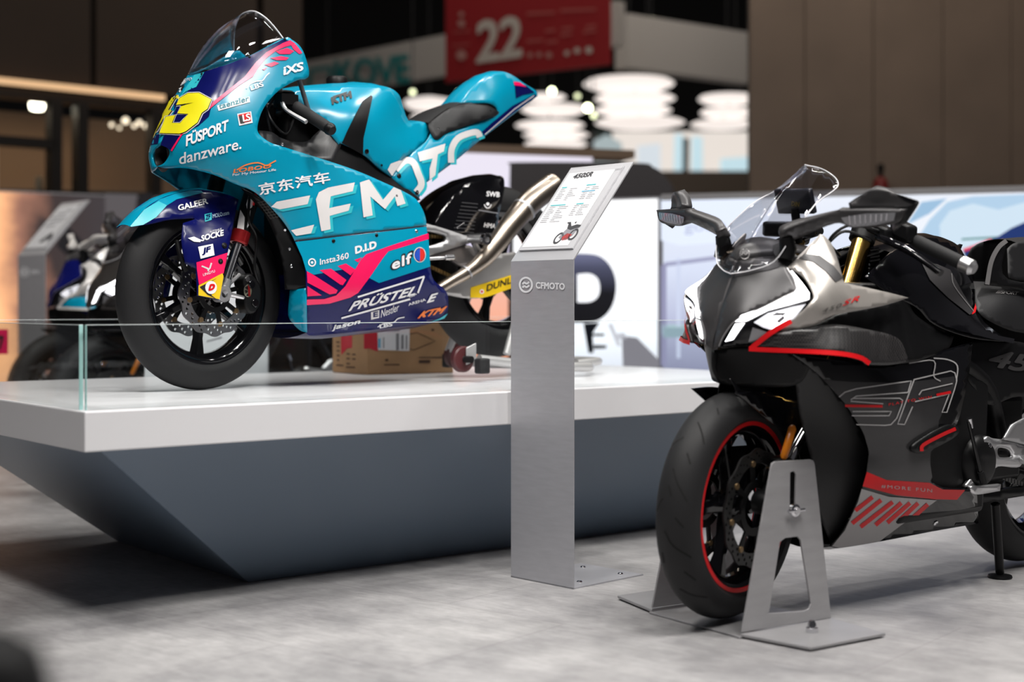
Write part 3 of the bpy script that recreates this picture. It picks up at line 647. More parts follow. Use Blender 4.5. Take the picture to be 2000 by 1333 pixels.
# far lit stand
o = quad_slab('emissive_wall', XY(1160, 19.9), XY(1480, 19.9), 0, W(0, 250, 19.5).z, .1, grad_emat('far_white', [(0, (.5, .60, .62)), (.4, (.95, .92, .85)), (1, (.9, .82, .75))], 2, 1.4, .0, .9, .25, 2)); tag(o, 'cream wall of a far lit stand under the disc lamps, its light painted in as glow', 'wall')  # lit back wall; its brightness is put in as emission
BK = 0
PB = emat('pale_blue_panel', (.62, .84, .92), .85); PD = mat('far_dark', (.008, .02, .018), .7)  # boards glow as well, standing in for the light on the stand
for q, m_ in (([(1318, 262), (1334, 262), (1330, 322), (1308, 322)], PB), ([(1352, 266), (1372, 268), (1378, 324), (1348, 324)], PB), ([(1245, 285), (1290, 280), (1290, 322), (1250, 322)], emat('pale_blue_panel2', (.75, .82, .88), .85)), ([(1408, 310), (1465, 306), (1465, 334), (1400, 332)], PB), ([(1160, 275), (1185, 262), (1215, 280), (1205, 296), (1165, 300)], emat('pale_blue_panel3', (.5, .6, .62), .7)), ([(1160, 252), (1196, 256), (1190, 278), (1162, 282)], PD), ([(1330, 268), (1346, 270), (1338, 282)], PD)):
    V = [W(x, y, 19.1+.07*BK) for x, y in q]; n_ = len(V); BK += 1; zm = min(v.z for v in V); V = [Vector((v.x, v.y, 0 if v.z < zm+.06 else v.z)) for v in V]
    o = mk('display_board', V+[v+Vector((0, .06, 0)) for v in V], [tuple(range(n_)), tuple(reversed(range(n_, 2*n_)))]+[(i, n_+i, n_+(i+1) % n_, (i+1) % n_) for i in range(n_)], m_, smooth=False)
    tag(o, ('tall pale blue board, narrow, on the far lit stand', 'pale blue board with sloping edges on the far stand', 'wide whitish board on the far lit stand', 'low pale blue board at the brown wall edge on the far stand', 'grey-blue slanted board at the end of the far stand', 'dark board at the end of the far stand', 'small dark wedge board between the pale blue boards')[BK-1], 'board', 'boards on the far stand')
o = quad_slab('counter', XY(1150, 18.6), XY(1490, 18.6), 0, W(0, 334, 18.6).z, .35, mat('counter_brown', (.045, .03, .018), .6)); tag(o, 'long dark brown counter in front of the far lit stand', 'counter')
# fire extinguisher by the brown wall
p = W(1720, 395, 11.2); fe = thing('fire_extinguisher', 'dark red fire extinguisher in front of the brown panel wall', 'extinguisher', (p.x, p.y, p.z-.2))
mk('cylinder', *latheg((p.x, p.y, p.z-.2), (0, 0, 1), [(0, 0), (.06, 0), (.062, .02), (.062, .33), (.045, .38), (.02, .4), (0, .4)], 24), mat('extinguisher_red', (.20, .008, .008), .4), fe)
mk('valve', *latheg((p.x, p.y, p.z+.2), (0, 0, 1), [(0, 0), (.02, 0), (.022, .05), (.035, .06), (.02, .1), (0, .1)], 16), BLACKM, fe)
o = quad_slab('pedestal', (p.x-.15, p.y-.1), (p.x+.15, p.y-.1), 0, p.z-.2, .3, mat('pedestal_brown', (.05, .035, .03), .6)); tag(o, 'narrow brown pedestal under the fire extinguisher', 'pedestal')

# ------------------------------------------------------------------ white display plinth
PA = Vector((-1.04, 3.46, 0)); PU = Vector((.7815, .6239, 0)); PN = Vector((-.6239, .7815, 0)); PT, PB_, PLEN, PDEP = .555, .455, 2.86, 1.53
def PP(a, d, z): return PA+PU*a+PN*d+Vector((0, 0, z))
pl = thing('display_plinth', 'white topped display plinth with blue-grey sloping base under the teal motorcycle', 'plinth', PP(1.43, .76, 0), R_(38.6))
WHITEL = mat('white_lacquer', (.74, .735, .755), .35, coat=.2)
V, Fc = hexa([PP(0, 0, PB_), PP(PLEN, 0, PB_), PP(PLEN, PDEP, PB_), PP(0, PDEP, PB_)], [PP(0, 0, PT), PP(PLEN, 0, PT), PP(PLEN, PDEP, PT), PP(0, PDEP, PT)])
bevel(mk('top_slab', V, Fc, WHITEL, pl, smooth=False), .004)
V, Fc = hexa([PP(.655, .394, 0), PP(2.35, .394, 0), PP(2.35, 1.34, 0), PP(.655, 1.34, 0)], [PP(.05, .03, PB_), PP(PLEN-.05, .03, PB_), PP(PLEN-.05, PDEP-.03, PB_), PP(.05, PDEP-.03, PB_)])
bevel(mk('base', V, Fc, mat('blue_grey_gloss', (.14, .185, .245), .3), pl, smooth=False), .003)
# glass guard panes let into the top
GZ = .765
def pane(name, a0, d0, a1, d1, label, t=.010):
    p, q = PP(a0, d0, 0), PP(a1, d1, 0); d = (q-p).normalized(); n = Vector((-d.y, d.x, 0))*t
    th = thing(name, label, 'glass panel', (p+q)/2+Vector((0, 0, PT)), math.atan2(d.y, d.x))
    z0, z1 = Vector((0, 0, PT+.0005)), Vector((0, 0, GZ))
    V, Fc = hexa([p+z0, q+z0, q+n+z0, p+n+z0], [p+z1, q+z1, q+n+z1, p+n+z1])
    mk('pane', V, Fc, GLASS, th, smooth=False)
    e = Vector((0, 0, .0015)); V, Fc = hexa([p+z1, q+z1, q+n+z1, p+n+z1], [p+z1+e, q+z1+e, q+n+z1+e, p+n+z1+e]); mk('polished_edge', V, Fc, GE, th, smooth=False)
    for k in (p-d*.0012, q): 
        V, Fc = hexa([k+z0, k+d*.0012+z0, k+d*.0012+n+z0, k+n+z0], [k+z1, k+d*.0012+z1, k+d*.0012+n+z1, k+n+z1]); mk('polished_edge', V, Fc, GEDGE, th, smooth=False)
GE = mat('glass_top_edge', (.86, .93, .93), .15)
pane('glass_pane', .02, .035, PLEN-.03, .035, 'long low glass guard pane along the front edge of the plinth')
pane('glass_pane', .02, .06, .02, PDEP-.05, 'low glass guard pane across the short end of the plinth')
pane('glass_pane', .05, PDEP-.012, PLEN-.03, PDEP-.012, 'long low glass guard pane along the rear edge of the plinth')

# ------------------------------------------------------------------ info stands
STANDM = mat('stand_metal', (.47, .47, .50), .36, metal=.35, noise=(14, .05, (1, 1, 6)))
STANDD = mat('stand_metal_top', (.45, .45, .47), .4, metal=.3)
def logo(surf, x0, y, w, h, m, parent, slope=0., off=.002, word=True):
    """round wave emblem and the word CFMOTO; x0 left edge, y centre line, total width w, emblem diameter h"""
    c = (x0+h*.43, y+slope*h*.43); r = h*.43
    v2, T = stroke2d(ring2d(c, r, 28, h/2), h*.13, True); decal2d('emblem', surf, v2, T, m, parent, off)
    for dy in (-.12, .12):
        stroke('emblem', surf, [(c[0]-r*.55, c[1]+h*(dy+.08)), (c[0]-r*.25, c[1]+h*(dy-.04)), (c[0]+r*.1, c[1]+h*(dy+.05)), (c[0]+r*.55, c[1]+h*(dy-.08))], h*.13, m, parent, off=off)
    if word:
        xa, xb = x0+h*1.12, x0+w; th_ = h*.48
        text('lettering', surf, 'CFMOTO', (xa, y+th_/2+slope*(xa-x0)), (xb, y+th_/2+slope*(xb-x0)), (xa, y-th_/2+slope*(xa-x0)), m, parent, .04, 0, 1.05, off)
def info_stand(label, P0, wv, dv, hz, tq, tz, main):
    """P0 front-left floor corner, wv width vector, dv depth unit vector, hz height of the fold, the tilted lid rises tq back and tz up"""
    th = thing('info_stand', label, 'info stand', P0+wv/2, math.atan2(wv.y, wv.x))
    up = Vector((0, 0, 1)); t = .004; A, B = P0, P0+wv
    V, Fc = hexa([A, B, B+dv*t, A+dv*t], [A+up*hz, B+up*hz, B+up*hz+dv*t, A+up*hz+dv*t]); mk('front_sheet', V, Fc, STANDM, th, smooth=False)
    A1, B1 = A+up*hz, B+up*hz; k = dv*tq+up*tz; nn = (dv*tz-up*tq).normalized()*t
    V, Fc = hexa([A1+nn, B1+nn, B1+k+nn, A1+k+nn], [A1, B1, B1+k, A1+k]); ld = mk('tilted_lid', V, Fc, STANDD, th, smooth=False); ld['label'] = 'tilted top plate of the stand'
    V, Fc = hexa([A, B, B+dv*.305, A+dv*.305], [A+up*t, B+up*t, B+dv*.305+up*t, A+dv*.305+up*t]); mk('base_plate', V, Fc, STANDM, th, smooth=False)
    for i, j in ((.2, .26), (.8, .26), (.2, .08), (.8, .08)):
        lathe('bolt', A+wv*i+dv*j+up*t, up, [(0, .004), (.007, .003), (.009, 0), (.009, -.001)], CHROME, th, 12)
    # acrylic holder and sheet
    n = -nn.normalized(); c0 = A1+k*.10+wv*.045; ex = wv*.86; ey = k*.86
    V, Fc = hexa([c0+n*.0005, c0+ex+n*.0005, c0+ex+ey+n*.0005, c0+ey+n*.0005], [c0+n*.006, c0+ex+n*.006, c0+ex+ey+n*.006, c0+ey+n*.006]); mk('acrylic_holder', V, Fc, mat('frosted_acrylic', (.46, .46, .48), .25), th, smooth=False)
    s0 = c0+ex*.03+ey*.03+n*.0066; sx = ex*.86; sy = ey*.92
    sh = mk('printed_sheet', [s0, s0+sx, s0+sx+sy, s0+sy], [(0, 1, 2, 3)], mat('paper', (.60, .60, .615), .6), th, smooth=False)
    return th, sh, Plane(A, B, A+up), Plane(s0, s0+sx, s0+sy), s0, sx, sy, n
a0 = Wz(998, 1128, 0); b0 = Wz(1120, 1152, 0); wv = b0-a0; dv = Vector((-wv.y, wv.x, 0)).normalized(); dv = dv if dv.y > 0 else -dv
st, sheet, FP, LP, s0, sx, sy, sn = info_stand('brushed grey metal info stand in front of the plinth holding a printed sheet', a0, wv, dv, .947, .261, .298, True)
logo(FP, 1016, 556, 88, 28, WHITE, st, .045)
INK = mat('ink', (.03, .03, .035), .6); INKG = mat('ink_grey', (.22, .22, .24), .6); INKT = mat('ink_teal', (.08, .42, .45), .6); INKB = mat('ink_blue', (.12, .42, .62), .6)
text('lettering', LP, '450SR', (1117, 350), (1155, 345), (1124, 340), INK, sheet, .035, .08, 1, .0006)
text('lettering', LP, 'CFMOTO', (1201, 333), (1219, 331), (1202, 330), INKG, sheet, .0, 0, 1, .0006)
def sheet_bar(u0, u1, v, hh, m):
    p = lambda u, w_: s0+sx*u+sy*w_+sn*.0006
    mk('print_line', [p(u0, v), p(u1, v), p(u1, v+hh), p(u0, v+hh)], [(0, 1, 2, 3)], m, sheet, smooth=False)
rnd = random.Random(3)
for u0, u1, v, m_ in ((.05, .16, .79, INKT), (.58, .78, .80, INKT), (.56, .84, .715, INKB), (.05, .38, .545, INKT), (.62, .77, .545, INKT)): sheet_bar(u0, u1, v, .014, m_)
for v in (.77, .745, .72, .695, .67, .645, .62, .525, .50, .475, .45, .425, .40, .375, .35, .325):
    sheet_bar(.05, .05+rnd.uniform(.06, .16), v, .005, INKG); sheet_bar(.26, .26+rnd.uniform(.06, .22), v, .005, INKG)
    if v > .39: sheet_bar(.60, .60+rnd.uniform(.05, .12), v, .005, INKG); sheet_bar(.74, .74+rnd.uniform(.05, .18), v, .005, INKG)
# little motorcycle picture on the sheet
def sp(u, v): return s0+sx*u+sy*v+sn*.0007
for cu, cv in ((.70, .10), (.97, .14)):
    n_ = 18; V = [sp(cu+.085*math.cos(6.2832*i/n_)*r, cv+.075*math.sin(6.2832*i/n_)*r) for r in (1, .68) for i in range(n_)]; mk('bike_print', V, [(i, (i+1) % n_, n_+(i+1) % n_, n_+i) for i in range(n_)], INK, sheet, smooth=False)
for q, m_ in (([(.69, .11), (.74, .20), (.80, .25), (.93, .25), (1.0, .22), (.97, .13), (.88, .08), (.78, .08)], INKG), ([(.76, .11), (.82, .16), (.95, .14), (.90, .08), (.80, .07)], mat('ink_red', (.5, .05, .05), .6)), ([(.76, .22), (.72, .30), (.75, .31), (.82, .25), (.92, .27), (1.02, .26), (1.0, .23), (.85, .2)], INK), ([(.68, .30), (.72, .31), (.72, .285)], INK), ([(.84, .30), (.88, .31), (.87, .285)], INK)):
    mk('bike_print', [sp(u, v)+sn*.0003*(m_ is INK) for u, v in q], [tuple(range(len(q)))], m_, sheet, smooth=False)
# the second stand, by the parked motorcycles
a1 = W(35, 500, 8.05); b1 = W(88, 501, 7.78); wv2 = (b1-a1)*1.0; wv2.z = 0; a1g = Vector((a1.x, a1.y, 0)); dv2 = Vector((-wv2.y, wv2.x, 0)).normalized(); dv2 = dv2 if dv2.y > 0 else -dv2
st2, sheet2, FP2, LP2, t0, tx, ty, tn = info_stand('small grey info stand among the parked motorcycles behind the plinth', a1g, wv2, dv2, a1.z, .26, .31, False)
logo(FP2, 41, 532, 36, 18, WHITE, st2, .02)
for u0, u1, v in ((.6, .9, .85), (.3, .7, .78), (.1, .5, .70), (.6, .9, .66), (.15, .8, .6), (.12, .6, .5)): mk('print_line', [t0+tx*u+ty*w_+tn*.001 for u, w_ in ((u0, v), (u1, v), (u1, v+.03), (u0, v+.03))], [(0, 1, 2, 3)], INKG, sheet2, smooth=False)
mk('bike_print', [t0+tx*u+ty*w_+tn*.001 for u, w_ in ((.5, .12), (.6, .22), (.8, .34), (.9, .3), (1.0, .2), (.9, .12), (.8, .2), (.7, .1))], [tuple(range(8))], INK, sheet2, smooth=False)

# ------------------------------------------------------------------ cardboard box on the plinth
CARD = mat('cardboard', (.36, .21, .105), .8, noise=(9, .12, (1, 1, 1)))
q0 = Wz(638, 727, PT); q1 = Wz(718, 733, PT); q2 = Wz(886, 729, PT); e1 = q0-q1; e2 = q2-q1
bx = thing('cardboard_box', 'brown cardboard box with red tape and white label under the teal motorcycle', 'box', (q0+q2)/2, math.atan2(e2.y, e2.x))
e1 = e1*.86; q0 = q1+e1; zt = Vector((0, 0, .255)); V, Fc = hexa([q1, q2, q2+e1, q0], [q1+zt, q2+zt, q2+e1+zt, q0+zt]); bevel(mk('carton', V, Fc, CARD, bx, smooth=False), .005)
cA, cB = Plane(q1, q2, q1+zt), Plane(q1, q0, q1+zt)
TAPE = mat('red_tape', (.50, .012, .03), .35); PAPER = MATS['paper']; CDK = mat('card_ink', (.07, .035, .02), .8)
polyd('red_tape', cA, [(711, 648), (738, 646), (738, 687), (720, 681), (711, 682)], TAPE, bx, .001, 30); polyd('red_tape', cB, [(666, 651), (688, 648), (688, 680), (678, 681), (667, 694)], TAPE, bx, .001, 30)
polyd('red_tape', cB, [(711, 648), (717.5, 648), (717.5, 682), (711, 681)], TAPE, bx, .001, 30); polyd('red_tape', cA, [(876, 640), (886, 638), (886, 662), (882, 650)], TAPE, bx, .001, 30)
lb = polyd('paper_label', cA, [(737, 645), (800, 641), (799, 686), (738, 684)], mat('label_paper', (.72, .72, .75), .6), bx, .0015, 30)
for a in ((755, 643, 780, 647, 3), (773, 652, 779, 684, 0), (783, 655, 788, 682, 0), (748, 660, 750, 680, 0), (792, 656, 795, 682, 0)): polyd('print_line', cA, [(a[0], a[1]), (a[2], a[1]-1), (a[2], a[3]), (a[0], a[3]+1)], INKG, lb, .0022, 30)
polyd('print_line', cA, [(738, 662), (743, 661), (743, 680), (738, 680)], INKB, lb, .0022, 30)
stroke('line_mark', cA, [(800, 653), (814, 650), (850, 667), (808, 684), (800, 682)], 1.5, CDK, bx, off=.001, n=0)
for x, y, w_, h_ in ((750, 712, 30, 2), (752, 702, 6, 4), (818, 698, 50, 2), (818, 704, 22, 6), (842, 643, 6, 4)): polyd('line_mark', cA, [(x, y), (x+w_, y-.6), (x+w_, y+h_), (x, y+h_)], CDK, bx, .001, 40)
for x, y, w_ in ((657, 667, 7), (658, 675, 6), (658, 684, 6), (658, 693, 6), (658, 702, 5), (657, 712, 14), (677, 690, 7), (677, 699, 7), (677, 709, 7), (688, 691, 7), (688, 700, 7), (676, 716, 18)): polyd('line_mark', cB, [(x, y), (x+w_, y+.6), (x+w_, y+3.5), (x, y+3)], CDK, bx, .001, 40)

# ------------------------------------------------------------------ wheel chock stand of the black motorcycle
CH = mat('chock_steel', (.36, .355, .365), .38, metal=.35, noise=(10, .06, (1, 1, 5)))
n0 = Wz(1448, 1239, .012); n3 = Wz(1624, 1208, .012); cu = (n3-n0).normalized(); cn = Vector((cu.y, -cu.x, 0))     # cn points to the camera side
ck = thing('wheel_chock', 'grey steel wheel chock stand with slotted side plates holding the front tyre', 'wheel stand', n0+cu*.16-cn*.17, math.atan2(cu.y, cu.x))
def CQ(a, l, z): return Vector((n0.x, n0.y, 0))+cu*a-cn*l+Vector((0, 0, z))          # l from the near plate away from the camera
WID = .345
NP = Plane(CQ(0, 0, 0), CQ(1, 0, 0), CQ(0, 0, 1))
out = [(1449, 1236, 1), (1506, 914), (1508, 906), (1514, 902), (1583, 898), (1589, 900), (1592, 907), (1624, 1208, 1)]
hole = [(1500, 1199, 1), (1503, 1196), (1524, 1060), (1534, 1052), (1558, 1049), (1564, 1056), (1584, 1180), (1580, 1190, 0), (1571, 1194, 0)]
slot = [(1544, 924), (1550, 921), (1555, 926), (1553, 1000), (1549, 1004), (1543, 1000)]
v2, T = tri2d(out, [hole, slot], 14)
Vn = NP(v2); T = facing(Vn, T)
bevel(solid(mk('side_plate', Vn, T, CH, ck, smooth=False), .006, -1), .002)
bevel(solid(mk('side_plate', [v-cn*(WID-.006) for v in Vn], T, CH, ck, smooth=False), .006, -1), .002)
def plate(name, pts, z0, z1):
    n_ = len(pts); V = [Vector((p.x, p.y, z0)) for p in pts]+[Vector((p.x, p.y, z1)) for p in pts]
    a = sum((pts[i].x*pts[(i+1) % n_].y-pts[(i+1) % n_].x*pts[i].y) for i in range(n_))
    if a < 0: V = V[:n_][::-1]+V[n_:][::-1]
    return bevel(mk(name, V, [tuple(reversed(range(n_))), tuple(range(n_, 2*n_))]+[(i, (i+1) % n_, n_+(i+1) % n_, n_+i) for i in range(n_)], CH, ck, smooth=False), .002)
plate('base_wing', [CQ(0, .005, 0), CQ(.04, -.19, 0), CQ(.30, -.19, 0), CQ(.315, .005, 0)], .004, .012)
plate('base_wing', [CQ(0, WID-.005, 0), CQ(.04, WID+.19, 0), CQ(.30, WID+.19, 0), CQ(.315, WID-.005, 0)], .004, .012)
plate('base_bridge', [CQ(-.005, 0, 0), CQ(.315, 0, 0), CQ(.315, WID, 0), CQ(-.005, WID, 0)], 0, .006)
for l in (-.085, WID+.085):
    for a, z in ((.155, .012),):
        lathe('acorn_nut', CQ(a, l, z), (0, 0, 1), [(.015, 0), (.015, .012), (.011, .013), (.010, .022), (.006, .029), (0, .031)], CHROME, ck, 14)
for l, d in ((-.002, 1), (WID+.002, -1)):
    c = NP([(1550, 997)])[0]-cn*(l+.002*d) if d > 0 else NP([(1550, 997)])[0]-cn*l
    lathe('wing_screw', c, cn*d, [(.0, .016), (.008, .016), (.010, .01), (.016, .008), (.018, .0), (0, 0)], CHROME, ck, 16)
    tube('screw_wing', [c+cn*d*.010-cu*.028, c+cn*d*.010+cu*.028], .0045, CHROME, ck, 8)
# blurred black thing close to the lens
c = W(-36, 1340, .95); o = lathe('black_bollard', (c.x, c.y, 0), (0, 0, 1), [(0, 0), (.09, 0), (.09, .02), (.06, .05), (.048, .3), (.046, c.z-.0), (.040, c.z+.022), (.022, c.z+.036), (0, c.z+.04)], mat('bollard_black', (.008, .008, .009), .6), None, 40)
tag(o, 'out-of-focus black rounded post standing close to the lens', 'post')

# white board with dark marks, seen through the front wheel of the race bike
a, b = XY(282, 5.62), XY(522, 5.62); wb = quad_slab('white_board', a, b, 0, W(400, 470, 5.62).z, .03, mat('board_white', (.80, .82, .85), .5)); bevel(wb, .003); tag(wb, 'white board with dark letter marks standing behind the race bike front wheel', 'board')
WBP = Plane((*a, 0), (*b, 0), (*a, 1)); 
stroke('mark', WBP, [(490, 652), (462, 672), (456, 690), (482, 700), (500, 684)], 7, INK, wb, off=.002); stroke('mark', WBP, [(430, 705), (470, 690), (520, 672)], 5, INK, wb, off=.002, n=3)
stroke('mark', WBP, [(404, 667), (419, 663), (434, 659)], 2, INKG, wb, off=.002, n=0)

# pink number board on a post, beyond the end of the plinth
c = W(-14, 668, 6.3); nbd = thing('number_board', 'pink number board on a thin dark post beyond the plinth end', 'sign', (c.x, c.y, 0))
V, Fc = boxg(c, Vector((.062, .012, 0)), Vector((-.001, .005, 0)), Vector((0, 0, .055))); mk('board', V, Fc, PINK, nbd, smooth=False); tube('post', [Vector((c.x, c.y+.01, 0)), c+Vector((0, .01, 0))], .008, BLACKM, nbd, 8)
text('digit', Plane(c-Vector((.062, .012, 0))-Vector((-.001, .005, 0)), c+Vector((.062, .012, 0))-Vector((-.001, .005, 0)), c-Vector((-.001, .005, 0))+Vector((0, 0, .05))), '7', (-4, 684), (8, 684), (-4, 656), BLACKP, nbd, .05, 0, 1, .003)

# ------------------------------------------------------------------ teal race motorcycle
RX = Frame(-.957, 4.38, .555, 41); RW = Frame(-.957, 4.38, .555, 48)
rb = thing('race_motorcycle', 'teal and navy race motorcycle number 43 standing on the white plinth', 'motorcycle', RX.o, R_(41+180))
wheel(rb, RW, (0, 0, .295), .295, .050, .216, 6, BLACKG, None, (.128, .092, .068, 20, mat('disc_steel', (.34, .34, .35), .28, metal=1.)), phase=.35, rin=.190)
wheel(rb, RX, (1.19, 0, .385), .312, .062, .216, 6, BLACKG, None, (.10, .07, -.07, 14, STEEL), sides=(1,), phase=.1, rin=.188)
# --- main fairing side
RS = TPS(RX, [(382, 145, 0), (353, 192, 0), (330, 240, 0), (313, 281, 0), (306, 326, 0),
    (400, 141, .05), (421, 137, .092), (448, 124, .115), (487, 109, .13), (553, 75, .15), (575, 82, .155), (592, 105, .165), (600, 148, .178), (520, 130, .158),
    (371, 189, .05), (393, 186, .10), (424, 183, .142), (460, 180, .162), (348, 238, .05), (370, 237, .10), (402, 238, .148), (440, 245, .178), (352, 284, .10), (382, 287, .14), (326, 318, .045), (346, 322, .085), (382, 330, .125),
    (505, 250, .203), (425, 335, .158), (480, 320, .198), (520, 300, .208), (480, 368, .178), (527, 403, .19), (566, 452, .192),
    (600, 400, .215), (700, 400, .225), (760, 365, .21), (812, 389, .205), (833, 441, .215), (700, 460, .23), (620, 340, .21), (650, 312, .2), (600, 500, .21), (700, 540, .23), (838, 500, .22), (598, 560, .205), (598, 640, .155), (640, 655, .13), (735, 644, .13),
    (740, 600, .20), (870, 623, .13), (872, 585, .17), (845, 545, .21), (650, 600, .195), (800, 620, .16)])
up_o = [(382, 145, 1), (400, 140), (448, 124), (487, 109), (553, 75), (572, 79), (590, 96), (602, 130), (603, 148), (597, 154, 1), (580, 157), (553, 171), (532, 189), (514, 213), (505, 237), (503, 255), (511, 267), (529, 279), (550, 286), (620, 308), (692, 332), (755, 359), (788, 374), (812, 389), (824, 407), (831, 425), (833, 441, 1), (740, 452), (650, 462), (576, 471, 1), (566, 452), (550, 429), (527, 403), (507, 383), (487, 370), (460, 360), (418, 342), (376, 331), (352, 328), (325, 329), (306, 325, 1), (320, 319), (331, 301), (326, 288), (313, 282, 1), (330, 240), (353, 192)]
upf, upm = patch('upper_fairing', RS, up_o, TEAL, rb, mirror=True, thick=.005, step=8)
be_o = [(576, 472, 1), (650, 463), (740, 453), (833, 442, 1), (837, 473), (840, 519), (847, 547), (868, 565), (875, 582), (874, 610), (866, 624, 1), (837, 632), (735, 644), (659, 652), (608, 656), (598, 650, 1), (598, 600), (597, 529), (590, 503)]
bel, belm = patch('belly_pan', RS, be_o, NAVY, rb, mirror=True, thick=.005, step=9)
RBF = TPS(RX, [(597, 563, .20), (598, 650, .15), (566, 567, .125), (563, 615, .10), (582, 643, .11), (590, 600, .18)])
patch('belly_nose', RBF, [(566, 567, 1), (597, 563, 1), (598, 650, 1), (585, 645), (572, 632), (563, 615)], TEAL, rb, mirror=True, step=8)
# underside of the belly and inner black panels
low = RS([(598, 650), (659, 652), (735, 644), (800, 637), (837, 632), (866, 624)]); bridge('belly_floor', RX, low, NAVY, rb, -.02, 6)
RI = TPS(RX, [(480, 372, .12), (505, 400, .13), (545, 480, .135), (560, 560, .13), (576, 470, .165), (600, 530, .185), (600, 565, .19), (507, 383, .155)])
inn, _ = patch('inner_mudguard', RI, [(470, 368, 1), (500, 384), (530, 408), (569, 458), (592, 505), (600, 540), (600, 566, 1), (556, 566, 1), (552, 520), (540, 470), (520, 425), (500, 400)], BLACKM, rb, mirror=True)
for p in ((557, 449), (566, 486), (569, 520), (0, 0))[:3]: bolt(RI, p, .0055, CHROME, inn, 'rivet')
rdm = mat('radiator_mesh', (.05, .045, .04), .5, metal=.5)
for k in range(7): stroke('radiator_fin', RI, [(503+k*4, 395+k*5.2), (520+k*4.5, 391+k*5.2)], 1.3, rdm, inn, off=.003, n=0)
for k in range(4): stroke('radiator_fin', RI, [(505+k*6, 394-k*1), (530+k*6, 428-k*1)], 1., rdm, inn, off=.003, n=0)
# nose air intake
ic = (RX.un(313, 282, 0)+RX.un(306, 325, 0))/2
lathe('air_intake', ic+RX.u*.012, RX.u, [(.050, .006), (.040, -.004), (.034, .01), (.030, .12), (0, .12)], BLACKM, rb, 32)
# --- graphics on the upper fairing
D1, D2, D3, D4 = .0012, .0020, .0028, .0036
polyd('navy_field', RS, [(400, 140.5), (448, 125), (487, 110), (553, 77), (566, 80), (540, 92), (520, 105), (496, 130), (478, 151), (450, 174), (414, 204), (408, 228), (388, 246), (356, 262), (334, 294), (325, 288), (314, 283.5), (331, 240), (354, 192), (368, 178)], NAVY, upf, D1, 8)
polyd('navy_field', Cast(upm), [(347, 178), (338, 192), (316, 240), (309, 281), (302, 282), (295, 284), (305, 250), (318, 215), (336, 180)], NAVY, upm, D1, 8)
polyd('pink_stripe', RS, [(409, 214), (415, 201), (446, 176), (478, 150), (499, 123), (520, 103), (553, 84), (566, 79), (577, 86), (556, 92), (538, 100), (520, 114), (505, 132), (494, 150), (466, 168), (421, 204)], PINK, upf, D2, 8)
for q in ([(566, 84), (578, 88), (590, 104), (584, 106), (572, 96)], [(538, 101), (560, 94), (574, 100), (566, 106), (546, 106)], [(527, 114), (548, 110), (564, 113), (558, 118), (540, 118)], [(516, 127), (536, 121), (545, 124), (530, 131)], [(511, 136), (522, 132), (516, 138)]): polyd('pink_stripe', RS, q, PINK, upf, D2, 8)
polyd('pink_edge', RS, [(355, 261), (358, 262), (337, 296), (334, 294)], PINK, upf, D2, 6)
z1 = lambda L: [(250+.3*x, .3*y) for x, y in L]
def grown(q, g):
    c = np.mean(np.array(q), axis=0); P = np.array(q); A = sum(P[i][0]*P[(i+1) % len(P)][1]-P[(i+1) % len(P)][0]*P[i][1] for i in range(len(P))); out = []
    for i in range(len(P)):
        e = P[(i+1) % len(P)]-P[i-1]; n = np.array([e[1], -e[0]])/(np.linalg.norm(e)+1e-9)*(1 if A > 0 else -1); out.append(tuple(P[i]+n*g))
    return out
three = z1([(340, 644), (395, 612), (465, 610), (545, 652), (520, 712), (484, 738), (456, 800), (380, 860), (340, 874), (210, 870), (250, 764), (314, 754), (292, 804), (344, 806), (398, 746), (326, 742), (352, 696), (432, 672), (318, 688)])
four = z1([(258, 622), (325, 622), (268, 720), (292, 722), (250, 775), (236, 776), (192, 852), (150, 880), (122, 884), (172, 800), (150, 800), (205, 705)])
polyd('number_border', RS, grown(three, 2.8), WHITE, upf, D2, 7); polyd('number_outline', RS, grown(three, 1.4), BLACKP, upf, D3, 7); n3 = polyd('number_digit', RS, three, YELLOW, upf, D4, 7)
MC = Cast(upm, upf); 
polyd('number_border', MC, grown(four, 3.0), WHITE, upm, D2, 6); polyd('number_outline', MC, grown(four, 1.5), BLACKP, upm, D3, 6); polyd('number_digit', MC, four, YELLOW, upm, D4, 6)
polyd('badge_field', RS, [(380, 147), (399, 142), (384, 170), (363, 179), (352, 191)], TEAL2, upf, D1, 7)
text('lettering', MC, 'CFMOTO', (344, 163), (375, 158), (346, 157), WHITE, upf, .01, .1, 1, D3); polyd('badge', MC, [(342, 171), (361, 167), (357, 176), (339, 180)], BLACKP, upf, D2, 6); stroke('badge_mark', MC, [(344, 175), (350, 173.5), (356, 172)], 2, WHITE, upf, off=D3, n=0)
T_ = lambda s, bl, br, tl, m, par, b=.0, sh=0., sp=1., off=D3, surf=RS: text('lettering', surf, s, bl, br, tl, m, par, b, sh, sp, off)
T_('FÜSPORT', (364, 287), (446, 255), (364, 261), WHITE, upf, .032, .05, .95)
T_('danzware.', (351, 322), (471, 291), (351, 300), WHITE, upf, .012)
polyd('sticker', RS, [(424, 207), (487, 189), (488, 200), (427, 217)], WHITE, upf, D2, 8); T_('taenzler', (428, 214), (486, 198), (427, 203), mat('teal_ink', (.0, .22, .28), .5), upf, .01)
polyd('sticker', RS, [(463, 223), (490, 218), (493, 240), (467, 246)], WHITE, upf, D2, 8); polyd('sticker', RS, [(465, 225), (488, 220), (490, 237), (469, 242)], RED, upf, D3, 8); polyd('sticker', RS, [(466, 228), (471, 226), (477, 241), (469, 242)], BLACKP, upf, D4, 8); T_('LS', (474, 239), (489, 236), (472, 225), WHITE, upf, .03, 0, .8, D4+.0006)
